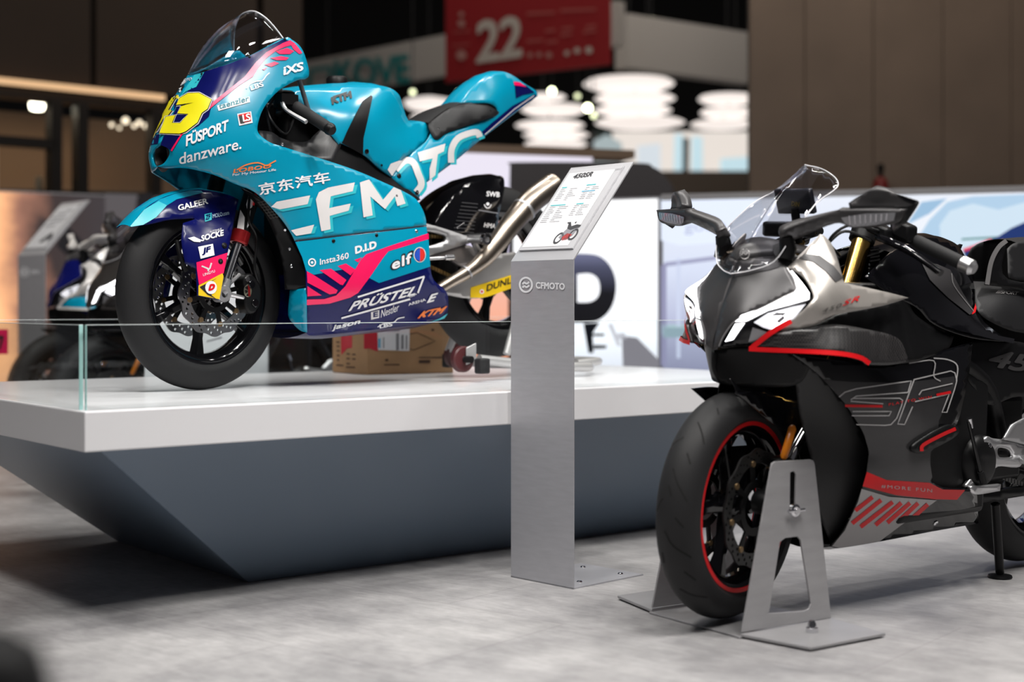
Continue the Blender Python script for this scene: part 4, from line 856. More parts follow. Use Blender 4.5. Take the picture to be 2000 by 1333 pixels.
T_('LBS', (490, 178), (515, 169), (487, 169), WHITE, upf, .03); stroke('emblem_line', RS, [(481, 174), (488, 165), (500, 160), (512, 158), (520, 148), (526, 143)], 2, WHITE, upf, off=D3)
T_('iXS', (553, 148), (593, 138), (551, 131), WHITE, upf, .035, .1, .95)
T_('LOBOO', (455, 338), (528, 328), (457, 330), ORANGE, upf, .03, 0, 1.05); stroke('emblem_line', RS, [(462, 332), (480, 322), (503, 318), (520, 324), (527, 320), (538, 314)], 2.4, ORANGE, upf, off=D3)
T_('For My Motour Life', (454, 345), (538, 335), (454, 339), WHITE, upf, .01)
T_('京东汽车', (507, 382), (645, 357), (503, 359), WHITE, upf, .018, 0, 1.05)
for dx, m_, k in ((6, TEAL2, D2), (0, WGREY, D3)):
    q = lambda L: [(x+dx, y+dx*.7) for x, y in L]
    polyd('letter', RS, q([(529, 404), (540, 394), (605, 382), (600, 399), (546, 409)]), m_, upf, k, 9)
    polyd('letter', RS, q([(568, 450), (613, 439), (607, 456), (578, 461)] if dx == 0 else [(568, 447), (613, 438), (608, 452), (574, 457)]), m_, upf, k, 9)
    polyd('letter', RS, q([(616, 390), (622, 376), (640, 367), (692, 357), (688, 374), (645, 384), (642, 407), (684, 398), (680, 412), (643, 422), (645, 448), (627, 452)]), m_, upf, k, 9)
    polyd('letter', RS, q([(702, 357), (720, 351), (747, 391), (768, 366), (782, 372), (791, 398), (775, 403), (770, 384), (751, 409), (722, 384), (727, 421), (709, 425)]), m_, upf, k, 9)
polyd('panel_seam', RS, [(577, 470), (833, 440.2), (833, 441.6), (577, 472)], BLACKP, upf, D2, 12)
for p in ((774, 383), (551, 282)): bolt(RS, p, .005, CHROME, upf)
# --- graphics on the belly pan
polyd('teal_field', RS, [(576.5, 473), (650, 464), (740, 454), (832.5, 443), (837, 473), (840, 521), (740, 553), (722, 544), (700, 530), (689, 524), (656, 529), (613, 537), (598, 530), (590, 503)], TEAL, bel, D1, 9)
polyd('pink_stripe', RS, [(599, 585), (633, 584), (656, 577), (674, 559), (704, 508), (715, 497), (760, 481), (836, 456), (837, 467), (758, 491), (748, 503), (720, 544), (699, 572), (684, 581), (643, 593), (599, 596)], PINK, bel, D2, 9)
for q in ([(599, 530), (615, 539), (659, 567), (656, 573), (643, 575), (600, 552)], [(624, 528), (646, 525), (676, 547), (669, 557), (664, 556)], [(659, 520), (675, 515), (694, 527), (684, 538)], [(692, 508), (706, 503), (699, 513)], [(600, 559), (628, 577), (600, 579)]): polyd('pink_stripe', RS, q, PINK, bel, D2, 9)
polyd('teal_tip', RS, [(874, 612), (867, 622), (836, 631), (858, 622)], TEAL2, bel, D2, 9)
v2, T = stroke2d(ring2d((609, 513), 6.5, 18, 7), 2.6, True); decal2d('emblem', RS, v2, T, WHITE, bel, D3); polyd('emblem', RS, ring2d((609, 513), 2.6, 10), WHITE, bel, D3, 9)
T_('Insta360', (624, 518), (680, 505), (624, 506), WHITE, bel, .012); T_('D.I.D', (693, 497), (735, 485), (692, 482), WHITE, bel, .05)
T_('elf', (761, 531), (807, 514), (761, 505), BLACKP, bel, .07, .0, 1.12, D3); T_('elf', (764, 528), (803, 514), (764, 507), WHITE, bel, .03, .0, 1.12, D4)
for q, m_, k in ((ring2d((819, 498), 12, 16, 15), WHITE, D2), (ring2d((819, 498), 10.5, 16, 13.5), BLACKP, D3), ([(808, 498), (812, 489), (819, 485), (819, 511), (811, 507)], mat('emblem_blue', (.02, .08, .5), .4), D4), ([(819, 485), (826, 487), (829, 496), (826, 507), (819, 511)], mat('emblem_red', (.7, .03, .02), .4), D4)): polyd('emblem', RS, q, m_, bel, k, 9)
T_('PRÜSTEL', (679, 608), (808, 576), (694, 584), WHITE, bel, .03, .0, 1.0)
for a in ([(698, 580), (828, 540)], [(666, 621), (800, 584)], [(827, 541), (815, 572)]): stroke('emblem_line', RS, a, 3.4, WHITE, bel, off=D3, n=0)
T_('GP', (797, 581), (812, 577), (798, 577), WHITE, bel, .02)
polyd('sticker', RS, [(724, 609), (740, 605), (740, 620), (724, 624)], WGREY, bel, D3, 9); T_('E', (728, 619), (738, 617), (728, 609), NAVY, bel, .03, 0, 1, D4); T_('Nestler', (743, 620), (779, 606), (742, 606), WHITE, bel, -.004, .35)
T_('ARENA', (797, 597), (831, 587), (796, 592), WHITE, bel, .02); T_('E', (832, 592), (850, 587), (837, 576), WHITE, bel, .04, .2)
T_('KTM', (814, 622), (865, 611), (822, 608), ORANGE, bel, .05, .25); T_('jason', (647, 647), (702, 634), (649, 635), WHITE, bel, .03, .1)
T_('LBS', (741, 641), (766, 636), (740, 633), WHITE, bel, .04); stroke('emblem_line', RS, [(737, 638), (750, 631), (768, 629), (776, 622), (789, 619)], 2, WHITE, bel, off=D3)
for p in ((651, 471), (735, 460), (813, 452)): bolt(RS, p, .006, BLACKM if p[0] < 800 else CHROME, bel)
# --- windscreen: arch over the fairing edge
nb = [RS([(382, 145)])[0]]+RS([(400, 140), (425, 132), (448, 124), (487, 109), (520, 92), (553, 75)]); nb[0] = RX.un(382, 145, 0)
base = nb+[RX.mir(p) for p in reversed(nb[1:])]; base = base[7:]+base[1:7] if False else [RX.mir(p) for p in reversed(nb[1:])]+nb
apex = RX.un(482, 23, 0); cor = nb[-1]; ap = RX.loc(apex); co = RX.loc(cor); nB = len(base); V, Fc, kk = [], [], 10
for i, p in enumerate(base):
    lx = RX.loc(p)[1]/co[1]; h = max(0, 1-abs(lx)**2.4); e = RX.w(co[0]+(ap[0]-co[0])*h, lx*co[1]*(1-.0*h), co[2]+(ap[2]-co[2])*h)
    for j in range(kk+1):
        t = j/kk; q = p+(e-p)*t; bul = 4*t*(1-t)*.030*h
        V.append(q+RX.k*bul*.55-RX.u*bul*.8)
for i in range(nB-1):
    for j in range(kk): a = i*(kk+1)+j; Fc.append((a, a+kk+1, a+kk+2, a+1))
ws = mk('windscreen', V, Fc, CLEAR, rb, True, 80); solid(ws, .003, 0)
edge = [V[i*(kk+1)+kk] for i in range(nB)]; tube('screen_edge', edge, .0022, mat('acrylic_edge', (.75, .75, .78), .2), ws, 6, 3)
for p in ((395, 145), (487, 112), (556, 77)): bolt(RS, p, .004, BLACKM, upf)
# cockpit: dash, inner dark shell, fairing stay, clip-on, levers
sh = [RX.w(*a) for a in ((.0, .08, .93), (.10, .11, .93), (.20, .12, .90))]
bridge('dash_shell', RX, [RX.w(.01, .07, .955), RX.w(.08, .10, .965), RX.w(.16, .12, .985)], BLACKM, rb, .03, 6, thick=.004)
frame_box(RX, 'dashboard', (.13, 0, .985), (.012, .06, .035), BLACKM, rb)
tube('fairing_stay', [RX.un(583, 152, .13), RX.un(605, 224, .13)], .0075, mat('grey_tube', (.10, .11, .12), .35), rb)
tube('fairing_stay', [RX.mir(RX.un(583, 152, .13)), RX.mir(RX.un(605, 224, .13))], .0075, MATS['grey_tube'], rb)
for sg in (1, -1):
    g0 = RX.un(574, 206, .15); g1 = RX.un(641, 250, .30)
    if sg < 0: g0, g1 = RX.mir(g0), RX.mir(g1)
    d = (g1-g0).normalized()
    tube('handlebar_grip', [g0, g0+d*.01, g1-d*.01, g1], [.016, .0185, .0185, .016], GRIPM, rb, 16)
    mk('bar_end', *latheg(g1, d, [(0, .022), (.014, .022), (.019, .014), (.0195, .004), (.016, -.002)], 20), BLACKM, rb)
    k0 = g0-d*.05; tube('clip_on', [k0, g0], .014, BLACKM, rb); 
    mk('clip_clamp', *latheg(k0-RX.k*.03, RX.k, [(.034, 0), (.034, .05), (.026, .055), (0, .055)], 24), BLACKM, rb)
    lv = [g0+RX.k*.012-RX.u*.045, g0+d*.05-RX.u*.062, g0+d*.14-RX.u*.055]
    tube('lever', lv, [.008, .006, .007], ALU, rb, 8, 4)
    mk('lever_perch', *boxg(g0+RX.k*.015-RX.u*.025, RX.u*.03, RX.v*.018, RX.k*.016), BLACKM, rb); 
    mk('master_cylinder', *latheg(g0+RX.k*.03-RX.u*.05-d*.02, RX.k, [(0, 0), (.02, 0), (.02, .035), (.017, .04), (0, .04)], 20), mat('smoked_reservoir', (.22, .20, .18), .3), rb)
bolt(Cast(rb.children[-1]), (545, 185), .003, CHROME, rb) if False else None
tube('brake_hose', [RX.un(520, 205, .1), RX.un(530, 235, .13), RX.un(558, 262, .12), RX.un(575, 230, .08)], .004, BLACKP, rb, 8, 6); tube('brake_hose', [RX.un(540, 182, .12), RX.un(522, 220, .11), RX.un(530, 262, .1)], .004, BLACKP, rb, 8, 6)
RC = TPS(RX, [(505, 262, .175), (536, 283, .18), (620, 306, .175), (665, 281, .165), (640, 258, .15), (600, 288, .13), (560, 286, .14), (540, 265, .15)])
patch('carbon_knee_shell', RC, [(505, 255, 1), (530, 258), (550, 270), (575, 277), (600, 276), (615, 262), (632, 250), (648, 256), (668, 281, 1), (650, 318, 1), (580, 302), (520, 282)], CARBON, rb, mirror=True)
RFc = TPS(RX, [(600, 300, .16), (668, 281, .155), (710, 303, .158), (765, 347, .15), (818, 392, .16), (780, 385, .17), (690, 345, .175), (640, 320, .17)])
patch('frame_spar', RFc, [(640, 290, 1), (668, 279), (710, 301), (765, 345), (822, 390, 1), (800, 392), (755, 372), (692, 345), (620, 318, 1)], BLACKM, rb, mirror=True, thick=.03)
# --- tank
RT = TPS(RX, [(564, 179, .09), (644, 170, .08), (710, 165, .08), (764, 173, .085), (785, 200, .085), (800, 239, .085), (818, 237, .075), (836, 243, .07), (640, 215, .14), (690, 220, .165), (740, 240, .16), (770, 290, .15), (668, 281, .17), (710, 303, .17), (764, 344, .155), (605, 221, .13), (629, 233, .14), (662, 282, .168), (812, 293, .112), (700, 185, .12), (752, 190, .115), (600, 192, .105)])
tk_o = [(560, 182), (599, 174), (644, 170), (710, 165), (740, 167), (764, 173), (779, 185), (785, 200), (792, 224), (800, 239, 1), (818, 237), (836, 243), (842, 255), (833, 275), (812, 293), (785, 314), (764, 346, 1), (740, 329), (710, 303), (668, 281), (662, 283, 1), (644, 260), (629, 233), (605, 221), (578, 209), (560, 196)]
tk, tkm = patch('fuel_tank', RT, tk_o, TEAL, rb, mirror=True)
bridge('tank_crown', RX, RT([(560, 184), (575, 179), (599, 174.5), (644, 170.5), (710, 165.5), (740, 167.5), (764, 173.5), (779, 186), (785, 200), (792, 224), (800, 239)]), TEAL, rb, .018, 8)
bridge('tank_crown', RX, RT([(800, 239), (818, 237.5), (836, 243.5)]), TEAL, rb, .01, 8)
polyd('tank_inset', RT, [(724, 187), (707, 199), (692, 227), (677, 257), (667, 280), (708, 303), (709, 270), (717, 235), (727, 190)], BLACKM, tk, .003, 8)
T_('KTM', (648, 206), (689, 192), (644, 192), BLACKP, tk, .06, .1, .92, .0025, RT); stroke('emblem_line', RT, [(650, 190), (678, 181)], 2, BLACKP, tk, off=.0025, n=0)
polyd('letter', RT, [(756, 332), (762, 320), (779, 314), (784, 314), (765, 344)], WGREY, tk, .0025, 8)
for p in ((716, 296), (745, 323)): bolt(RT, p, .008 if p[0] < 720 else .004, BLACKG, tk)
mk('fuel_cap', *latheg(RX.w(.50, 0, 1.005), RX.k, [(0, .014), (.03, .012), (.036, .004), (.036, -.02)], 24), BLACKM, rb)
# --- tail and seat
RTL = TPS(RX, [(764, 347, .15), (812, 293, .115), (842, 255, .095), (899, 204, .06), (926, 167, .05), (968, 141, .035), (1004, 149, .03), (1049, 180, .012), (1050, 188, .012), (1010, 218, .05), (944, 269, .09), (890, 314, .115), (833, 357, .14), (818, 389, .15), (800, 340, .15), (900, 260, .11), (960, 220, .088), (975, 180, .07), (850, 290, .12)])
tl_o = [(899, 204), (908, 188), (926, 167), (947, 149), (968, 141), (986, 141), (1004, 149), (1025, 164), (1047, 178), (1050, 188, 1), (1010, 218), (944, 269), (890, 314), (833, 357), (827, 368), (818, 389, 1), (806, 380), (782, 362), (764, 347, 1), (782, 320), (812, 293), (833, 275), (842, 258, 1), (845, 267), (854, 272), (875, 258), (920, 242), (968, 225), (972, 216), (965, 206), (950, 201), (920, 202)]
tl, tlm = patch('tail_fairing', RTL, tl_o, TEAL, rb, mirror=True)
hump = RTL([(899, 204), (908, 188), (926, 167), (947, 149), (968, 141), (986, 141), (1004, 149), (1025, 164), (1047, 178), (1050, 188)]); bridge('tail_hump', RX, hump, TEAL, rb, .012, 8)
bridge('tail_floor', RX, RTL([(1050, 188), (1010, 218), (944, 269), (890, 314), (833, 357)]), BLACKM, rb, .0, 4)
for dx, m_, k in ((5, TEAL2, D2), (0, WGREY, D3)):
    q = lambda L: [(x+dx, y+dx*.8) for x, y in L]
    stroke('letter', RTL, q([(772, 332), (790, 315), (806, 318), (815, 338), (822, 360), (812, 376)]), 13, m_, tl, off=k)
    polyd('letter', RTL, q([(815, 299), (869, 281), (866, 296), (854, 302), (849, 343), (838, 352), (838, 330), (844, 310), (819, 316)]), m_, tl, k, 8)
    stroke('letter', RTL, q([(880, 318), (881, 292), (893, 271), (915, 261), (931, 259), (936, 268)]), 12, m_, tl, off=k)
for p in ((779, 344), (814, 376)): bolt(RTL, p, .008, BLACKM, tl)
polyd('navy_edge', RTL, [(940, 268), (1008, 216), (1047, 188), (1044, 184), (1000, 207), (960, 240), (940, 258)], NAVY, tl, D2, 8); stroke('white_line', RTL, [(946, 263), (1004, 213), (1042, 187)], 1.4, WHITE, tl, off=D3, n=0)
polyd('navy_edge', RTL, [(1004, 160), (1028, 168), (1044, 181), (1020, 186), (1007, 193)], NAVY, tl, D2, 8); polyd('pink_edge', RTL, [(1002, 160), (1014, 161), (1027, 170), (1004, 167)], PINK, tl, D3, 8)
RSE = TPS(RX, [(836, 242, .085), (851, 230, .08), (902, 204, .065), (950, 201, .06), (965, 206, .062), (972, 216, .075), (968, 226, .085), (920, 243, .10), (875, 259, .108), (854, 273, .112), (900, 225, .098), (950, 212, .085)])
patch('seat_pad', RSE, [(836, 243), (851, 230), (872, 216), (902, 205), (950, 201), (965, 206), (972, 216), (968, 226), (920, 243), (875, 259), (854, 273), (843, 265)], SEATM, rb, mirror=True, off=.004)
bridge('seat_top', RX, [p+RX.k*.003 for p in RSE([(836, 243), (851, 230), (872, 216), (902, 205), (950, 201), (965, 206)], .004)], SEATM, rb, .01, 8)
for p in ((957, 217), (855, 252)): bolt(RSE, p, .006, BLACKG, rb)
# --- engine core, shock, radiator inside
frame_box(RX, 'engine_block', (.60, 0, .40), (.17, .13, .17), BLACKM, rb, .02); frame_box(RX, 'radiator', (.33, 0, .52), (.025, .14, .16), BLACKM, rb)
frame_box(RX, 'airbox', (.42, 0, .80), (.18, .08, .08), BLACKM, rb, .02); frame_box(RX, 'steering_head', (.20, 0, .78), (.04, .05, .12), BLACKM, rb, .01)
frame_box(RX, 'subframe', (.72, 0, .74), (.07, .06, .05), BLACKM, rb, .01)
# --- fork and mudguard (turned with the bars)
FT = RX.un(500, 345, .12); fk = [RW.un(494, 373, .10), RW.un(471, 455, .105)]
for sg in (1, -1):
    f_ = (lambda p: p) if sg > 0 else RW.mir
    A, B_, C_ = f_(RW.un(505, 330, .10)), f_(RW.un(471, 455, .10)), f_(RW.un(440, 552, .10)); d = (C_-A).normalized()
    tube('fork_tube', [A, B_], .0255, BLACKM, rb, 20); 
    mk('fork_collar', *latheg(B_-d*.004, d, [(.0255, -.002), (.029, 0), (.029, .036), (.025, .040), (.02, .04)], 24), REDA, rb)
    tube('fork_stanchion', [B_+d*.03, C_], .0155, CHROME, rb, 16); tube('fork_rib', [B_+d*.03+RW.v*.012-RW.u*.012, C_+RW.v*.012-RW.u*.012], .004, STEEL, rb, 8)
    X = f_(RW.w(0, .10, .295)); tube('axle_foot', [C_-d*.01, C_+d*.03, X], [.0185, .020, .017], ALU, rb, 14)
    mk('axle_clamp', *latheg(X, RW.v, [(.012, -.02), (.024, -.02), (.026, -.016), (.026, .016), (.024, .02), (.012, .02)], 24, True), ALUL, rb)
    tube('clamp_arm', [X+RW.u*.02, X+RW.u*.085+RW.k*-.012], [.008, .006], ALUL, rb, 8); tube('clamp_arm', [C_+d*.02, X+RW.u*.07+RW.k*.06], [.008, .006], ALUL, rb, 8)
frk = Cast([o for o in rb.children if o.name.startswith('fork_tube')][0])
for q, m_ in (([(487, 378), (497, 380), (492, 405), (483, 412), (481, 400)], WGREY), ([(463, 448), (470, 410), (478, 425), (476, 452)], WGREY), ([(498, 374), (503, 376), (496, 402), (491, 400)], RED), ([(484, 425), (489, 410), (486, 440), (482, 446)], WHITE)): polyd('fork_sticker', frk, q, m_, rb, .0015, 6)
tube('brake_line', [RW.un(487, 385, .13), RW.un(486, 430, .135), RW.un(501, 465, .12), RW.un(497, 520, .12), RW.un(503, 548, .11)], .0045, BLACKM, rb, 8, 6)
def prism(fr, pts, l0, l1):
    n = len(pts); V = [fr.w(p[0], l, p[1]) for l in (l0, l1) for p in pts]; A = sum(pts[i][0]*pts[(i+1) % n][1]-pts[(i+1) % n][0]*pts[i][1] for i in range(n)); Fc = [tuple(range(n)), tuple(reversed(range(n, 2*n)))]+[(i, n+i, n+(i+1) % n, (i+1) % n) for i in range(n)]
    return V, (Fc if A > 0 else flip(Fc))
CALP = [tuple(p) for p in cat([(.078, .335), (.098, .358), (.128, .345), (.146, .305), (.140, .262), (.118, .236), (.094, .240), (.084, .27), (.088, .30)], 3, True)]
cal_o = bevel(mk('brake_caliper', *prism(RW, CALP, .055, .112), BLACKM, rb), .007, 3); cal = Cast(cal_o)
polyd('caliper_badge', cal, ring2d((484, 568), 7, 14, 13), mat('badge_olive', (.09, .085, .06), .5), cal_o, .002, 8); polyd('caliper_badge', cal, [(483, 557), (487, 557), (488, 579), (484, 579)], REDA, cal_o, .003, 8)
for q_ in ((.105, .325), (.118, .268)): mk('piston_cap', *latheg(RW.w(q_[0], .112, q_[1]), RW.v, [(0, .006), (.011, .006), (.013, .003), (.013, -.002)], 18), BLACKG, cal_o)
tube('caliper_bolt', [RW.w(.09, .115, .34), RW.w(.09, .09, .34)], .008, CHROME, rb, 10); tube('caliper_bolt', [RW.w(.12, .115, .26), RW.w(.12, .09, .26)], .006, CHROME, rb, 10); tube('banjo_fitting', [RW.un(500, 545, .10), RW.un(503, 560, .10)], .006, ALUL, rb, 10)
FM = TPS(RW, [(254, 442, .035), (282, 409, .03), (312, 389, .03), (342, 378, .03), (372, 372, .035), (398, 371, .04), (444, 380, .06), (464, 389, .085), (256, 445, .04), (299, 436, .064), (332, 429, .07), (381, 427, .078), (330, 405, .06), (400, 400, .08), (450, 420, .095), (446, 488, .125), (436, 538, .132), (428, 586, .135), (386, 578, .130), (383, 525, .125), (362, 515, .118), (355, 472, .108), (358, 436, .09), (400, 500, .127)], .004)
fm, fmm = patch('front_mudguard', FM, [(254, 443, 1), (282, 409), (312, 389), (342, 378), (372, 372), (398, 371), (444, 380), (466, 390, 1), (457, 432), (446, 488), (436, 538), (428, 586, 1), (386, 578, 1), (383, 525, 1), (362, 515, 1), (355, 472), (358, 436, 1), (381, 427), (332, 429), (299, 436)], NAVY, rb, mirror=True)
bridge('mudguard_crown', RW, FM([(254, 443), (268, 425), (282, 409), (312, 389), (342, 378), (372, 372), (398, 371), (444, 380), (466, 390)]), TEAL, rb, .012, 8)
polyd('teal_field', FM, [(254.5, 442.5), (282, 410), (312, 390), (342, 379), (372, 373), (392, 373), (397, 377), (345, 390), (326, 402), (305, 425), (280, 440), (256, 444)], TEAL, fm, D1, 7)
polyd('light_teal_field', FM, [(254.5, 442.5), (282, 410), (310, 394), (326, 402), (305, 425), (280, 440), (256, 444)], TEAL2, fm, D2, 7)
polyd('pink_field', FM, [(383, 513), (444, 494), (436, 535), (434, 534), (388, 557), (384, 526)], PINK, fm, D2, 7); polyd('yellow_field', FM, [(387, 558), (434, 534), (436, 540), (428, 585), (387, 577.5)], YELLOW2, fm, D2, 7)
TF = lambda s, bl, br, tl, m, b=.0, sh=0., sp=1.: T_(s, bl, br, tl, m, fm, b, sh, sp, D3, FM)
TF('GALFER', (348, 413), (406, 399), (346, 402), WHITE, .03); TF('MOLO.com', (415, 427), (447, 420), (414, 419), mat('pale_blue_ink', (.45, .62, .8), .5), .01); polyd('sticker', FM, [(399, 419), (413, 416), (413, 430), (400, 434)], TEAL2, fm, D2, 7); TF('ZF', (401, 431), (411, 428), (400, 421), NAVY, .03, .2)
TF('SOCKE', (392, 473), (436, 461), (392, 461), WHITE, .04); TF('AUTOHAUS', (409, 456), (432, 450), (409, 452), WHITE, .0)
polyd('emblem', FM, [(366, 466), (378, 463), (393, 470), (390, 474), (378, 473)], WHITE, fm, D3, 7)
polyd('sticker', FM, [(386, 483), (415, 477), (418, 499), (391, 506)], WHITE, fm, D3, 7); TF('JF', (394, 500), (413, 495), (392, 486), NAVY, .06, .2)
stroke('emblem', FM, [(393, 520), (405, 525), (406, 530)], 3, WGREY, fm, off=D3, n=0); stroke('emblem', FM, [(412, 514), (409, 524), (405, 528)], 3, WGREY, fm, off=D3, n=0); TF('LINGYU', (396, 540), (419, 532), (395, 535), WHITE, .01)
polyd('emblem', FM, [(389, 561), (424, 543), (411, 551), (420, 565), (412, 577), (422, 585), (404, 576)], BLACKP, fm, D3, 6); polyd('emblem', FM, ring2d((411, 562), 11.5, 16, 13), WHITE, fm, D4, 7); T_('D', (405, 569), (418, 567), (406, 556), RED, fm, .09, .2, 1, D4+.0008, FM)
for p in ((438, 480), (430, 511)): bolt(FM, p, .009, BLACKM, fm); bolt(FM, p, .004, CHROME, fm)
tube('mudguard_strut', [RW.un(345, 470, .09), RW.un(352, 500, .10), RW.un(364, 530, .10)], .007, BLACKM, rb, 8, 4)
# --- swingarm, hugger, chain, shock, exhaust, footrest
SWP = TPS(RX, [(833, 437, .12), (916, 476, .125), (838, 500, .12), (870, 440, .12), (1010, 520, .125), (900, 580, .125), (870, 572, .12)])
patch('swingarm', SWP, [(815, 432, 1), (865, 446), (904, 459), (914, 463), (916, 476), (904, 479), (838, 500), (815, 506, 1)], ALU, rb, holes=[[(830, 453), (868, 459), (872, 467), (866, 473), (830, 481)]], mirror=True, thick=.022)
patch('swingarm_brace', SWP, [(836, 498, 1), (905, 479), (930, 485), (936, 505), (925, 517), (905, 520), (880, 506), (840, 508, 1)], mat('brace_grey', (.20, .185, .18), .45, metal=.7), rb, mirror=False, off=-.012, thick=.02)
lo, _ = patch('swingarm_lower', SWP, [(845, 545, 1), (872, 560), (930, 530), (975, 500), (1012, 492, 1), (1046, 520), (1046, 548), (1000, 565), (962, 579), (940, 583), (918, 583), (895, 579), (862, 570)], mat('matte_silver', (.48, .47, .46), .4, metal=.55), rb, mirror=True, thick=.012, off=-.02)
LC = Cast(lo); polyd('yellow_strip', LC, [(919, 562), (1003, 536), (1040, 530), (1040, 552), (1001, 564), (962, 578.5), (940, 582), (918, 582)], YELLOW2, lo, .002, 9)
text('lettering', LC, 'DUNLOP', (949, 570), (1022, 546), (949, 557), BLACKP, lo, .025, .1, 1, .003); polyd('emblem', LC, ring2d((940, 570), 4.5, 12), WHITE, lo, .003, 9); polyd('emblem', LC, ring2d((940, 570), 2.5, 10), RED, lo, .0036, 9)
HG = TPS(RX, [(851, 437, .085), (881, 380, .075), (911, 356, .06), (941, 346, .05), (968, 343, .045), (984, 350, .055), (983, 395, .085), (973, 455, .095), (920, 461, .098), (875, 455, .095), (920, 410, .095)])
hg, _ = patch('rear_hugger', HG, [(848, 442), (860, 410), (881, 380), (911, 356), (941, 346), (968, 343), (983, 347), (985, 368), (980, 395), (974, 425), (973, 458, 1), (920, 463), (875, 457)], BLACKG, rb, mirror=True)
bridge('hugger_crown', RX, HG([(848, 442), (860, 410), (881, 380), (911, 356), (941, 346), (968, 343), (983, 347)]), BLACKG, rb, .012, 6)
text('lettering', HG, 'SWB', (949, 384), (975, 386), (950, 374), WHITE, hg, .02, 0, 1, .002); polyd('emblem', HG, ring2d((952, 399), 3, 10), WHITE, hg, .002, 9); stroke('emblem', HG, [(945, 400), (949, 406), (955, 406), (959, 400)], 1.6, WHITE, hg, off=.002)
stroke('print_line', HG, [(934, 411), (953, 414), (972, 417)], 1.6, INKG, hg, off=.002, n=0); text('lettering', HG, 'HMA', (944, 444), (966, 447), (946, 435), WGREY, hg, .02, 0, 1, .002)
for k in range(9): stroke('carbon_rib', HG, [(884+k*2.2, 452-k*7), (925+k*1.0, 455-k*7)], 1.2, mat('rib_grey', (.05, .05, .055), .4), hg, off=.0015, n=0)
ex = [RX.un(845, 572, .12), RX.un(880, 551, .14), RX.un(912, 532, .16), RX.un(945, 506, .175), RX.un(972, 474, .185), RX.un(1000, 436, .19), RX.un(1038, 393, .19), RX.un(1080, 362, .19)]
exo = tube('exhaust', ex[:7]+[ex[7]], [.019, .020, .023, .029, .034, .039, .044, .044], TITAN, rb, 24, 6)
d = (ex[7]-ex[6]).normalized(); mk('exhaust_tip', *latheg(ex[7], d, [(.044, -.03), (.0455, -.02), (.044, .006), (.03, .014), (.026, .0), (.026, -.05)], 28), TITAN, rb); mk('exhaust_band', *latheg(ex[5]+(ex[6]-ex[5])*.6, (ex[6]-ex[5]), [(.042, -.006), (.0455, -.005), (.0455, .005), (.042, .006)], 28), ALU, rb)
mk('exhaust_band', *latheg(ex[2], (ex[3]-ex[2]), [(.024, -.004), (.026, -.003), (.026, .003), (.024, .004)], 24), ALU, rb)
for x, y in ((893, 445), (975, 463), (944, 495)): tube('exhaust_spring', [RX.un(x, y, .16), RX.un(x+14, y-9, .17)], .004, CHROME, rb, 8)
fp = RX.un(950, 468, .22); tube('footrest', [RX.un(918, 468, .14), RX.un(950, 468, .24)], [.013, .017], ALUL, rb, 18); mk('footrest_cap', *latheg(RX.un(950, 468, .24), RX.un(950, 468, .24)-RX.un(918, 468, .14), [(.009, -.01), (.009, .004), (.019, .006), (.0205, .0), (.0205, -.012), (.018, -.014)], 24), CHROME, rb)
tube('shift_rod', [RX.un(835, 506, .13), RX.un(884, 503, .14)], .006, ALUL, rb, 10); tube('shift_joint', [RX.un(868, 504, .14), RX.un(885, 503, .14)], .010, CHROME, rb, 12)
tube('footrest_hanger', [RX.un(925, 474, .15), RX.un(938, 500, .14), RX.un(925, 512, .13)], .010, ALU, rb, 10, 4)
frame_box(RX, 'rear_shock', (.83, .02, .42), (.03, .035, .10), BLACKM, rb, .01)
CHN = mat('chain_brass', (.22, .14, .05), .4, metal=.8)
ca, cb = RX.un(834, 462, .09), RX.un(872, 464, .09); cc, cd = RX.un(836, 520, .09), RX.un(880, 540, .09)
for a, b, n_ in ((ca, cb, 7), (cc, cd, 8)):
    for k in range(n_): p = a+(b-a)*((k+.5)/n_); mk('chain_link', *boxg(p, (b-a)*(.40/n_), RX.v*.006, RX.k*.006), CHN, rb)

# ------------------------------------------------------------------ paddock stand under the rear wheel
ps = thing('paddock_stand', 'silver tube paddock stand with castor lifting the rear wheel on the plinth', 'stand', RX.w(1.25, 0, 0), R_(41+180))
SIL = mat('silver_powder', (.55, .54, .54), .35, metal=.5)
zt = .045
A = [RX.w(.97, .17, .075), RX.w(1.25, .18, zt), RX.w(1.46, .18, zt-.01), RX.w(1.50, .14, zt-.01), RX.w(1.50, -.14, zt-.01), RX.w(1.46, -.18, zt-.01), RX.w(1.25, -.18, zt), RX.w(1.15, -.17, .075)]
tube('base_frame', A, .017, SIL, ps, 14, 5)
for sg in (1, -1):
    tube('upright', [RX.w(1.10, .165*sg, .09), RX.w(1.17, .15*sg, .26), RX.w(1.19, .13*sg, .385)], .014, SIL, ps, 12, 4)
    c = RX.un(903, 702, .165) if sg > 0 else RX.w(1.13, -.165, RX.loc(RX.un(903, 702, .165))[2]); mk('castor_wheel', *latheg(c, RX.v, [(.012, -.014), (.040, -.013), (.045, -.008), (.045, .008), (.040, .013), (.012, .014)], 32, True), mat('castor_red', (.08, .012, .014), .45), ps)
    V, Fc = boxg(c+RX.k*.018+RX.u*.022+RX.v*(.020*sg), RX.u*.022+RX.k*.008, RX.v*.003, RX.k*.030); bevel(mk('castor_bracket', V, Fc, SIL, ps), .003)
    tube('castor_axle', [c+RX.v*(.02*sg), c+RX.v*(.05*sg)], .012, BLACKM, ps, 10)
    V, Fc = boxg(c+RX.v*(.07*sg)-RX.k*.022+RX.u*.03, RX.u*.022, RX.v*.018, RX.k*.026); bevel(mk('rubber_foot', V, Fc, RUBBER, ps), .006)
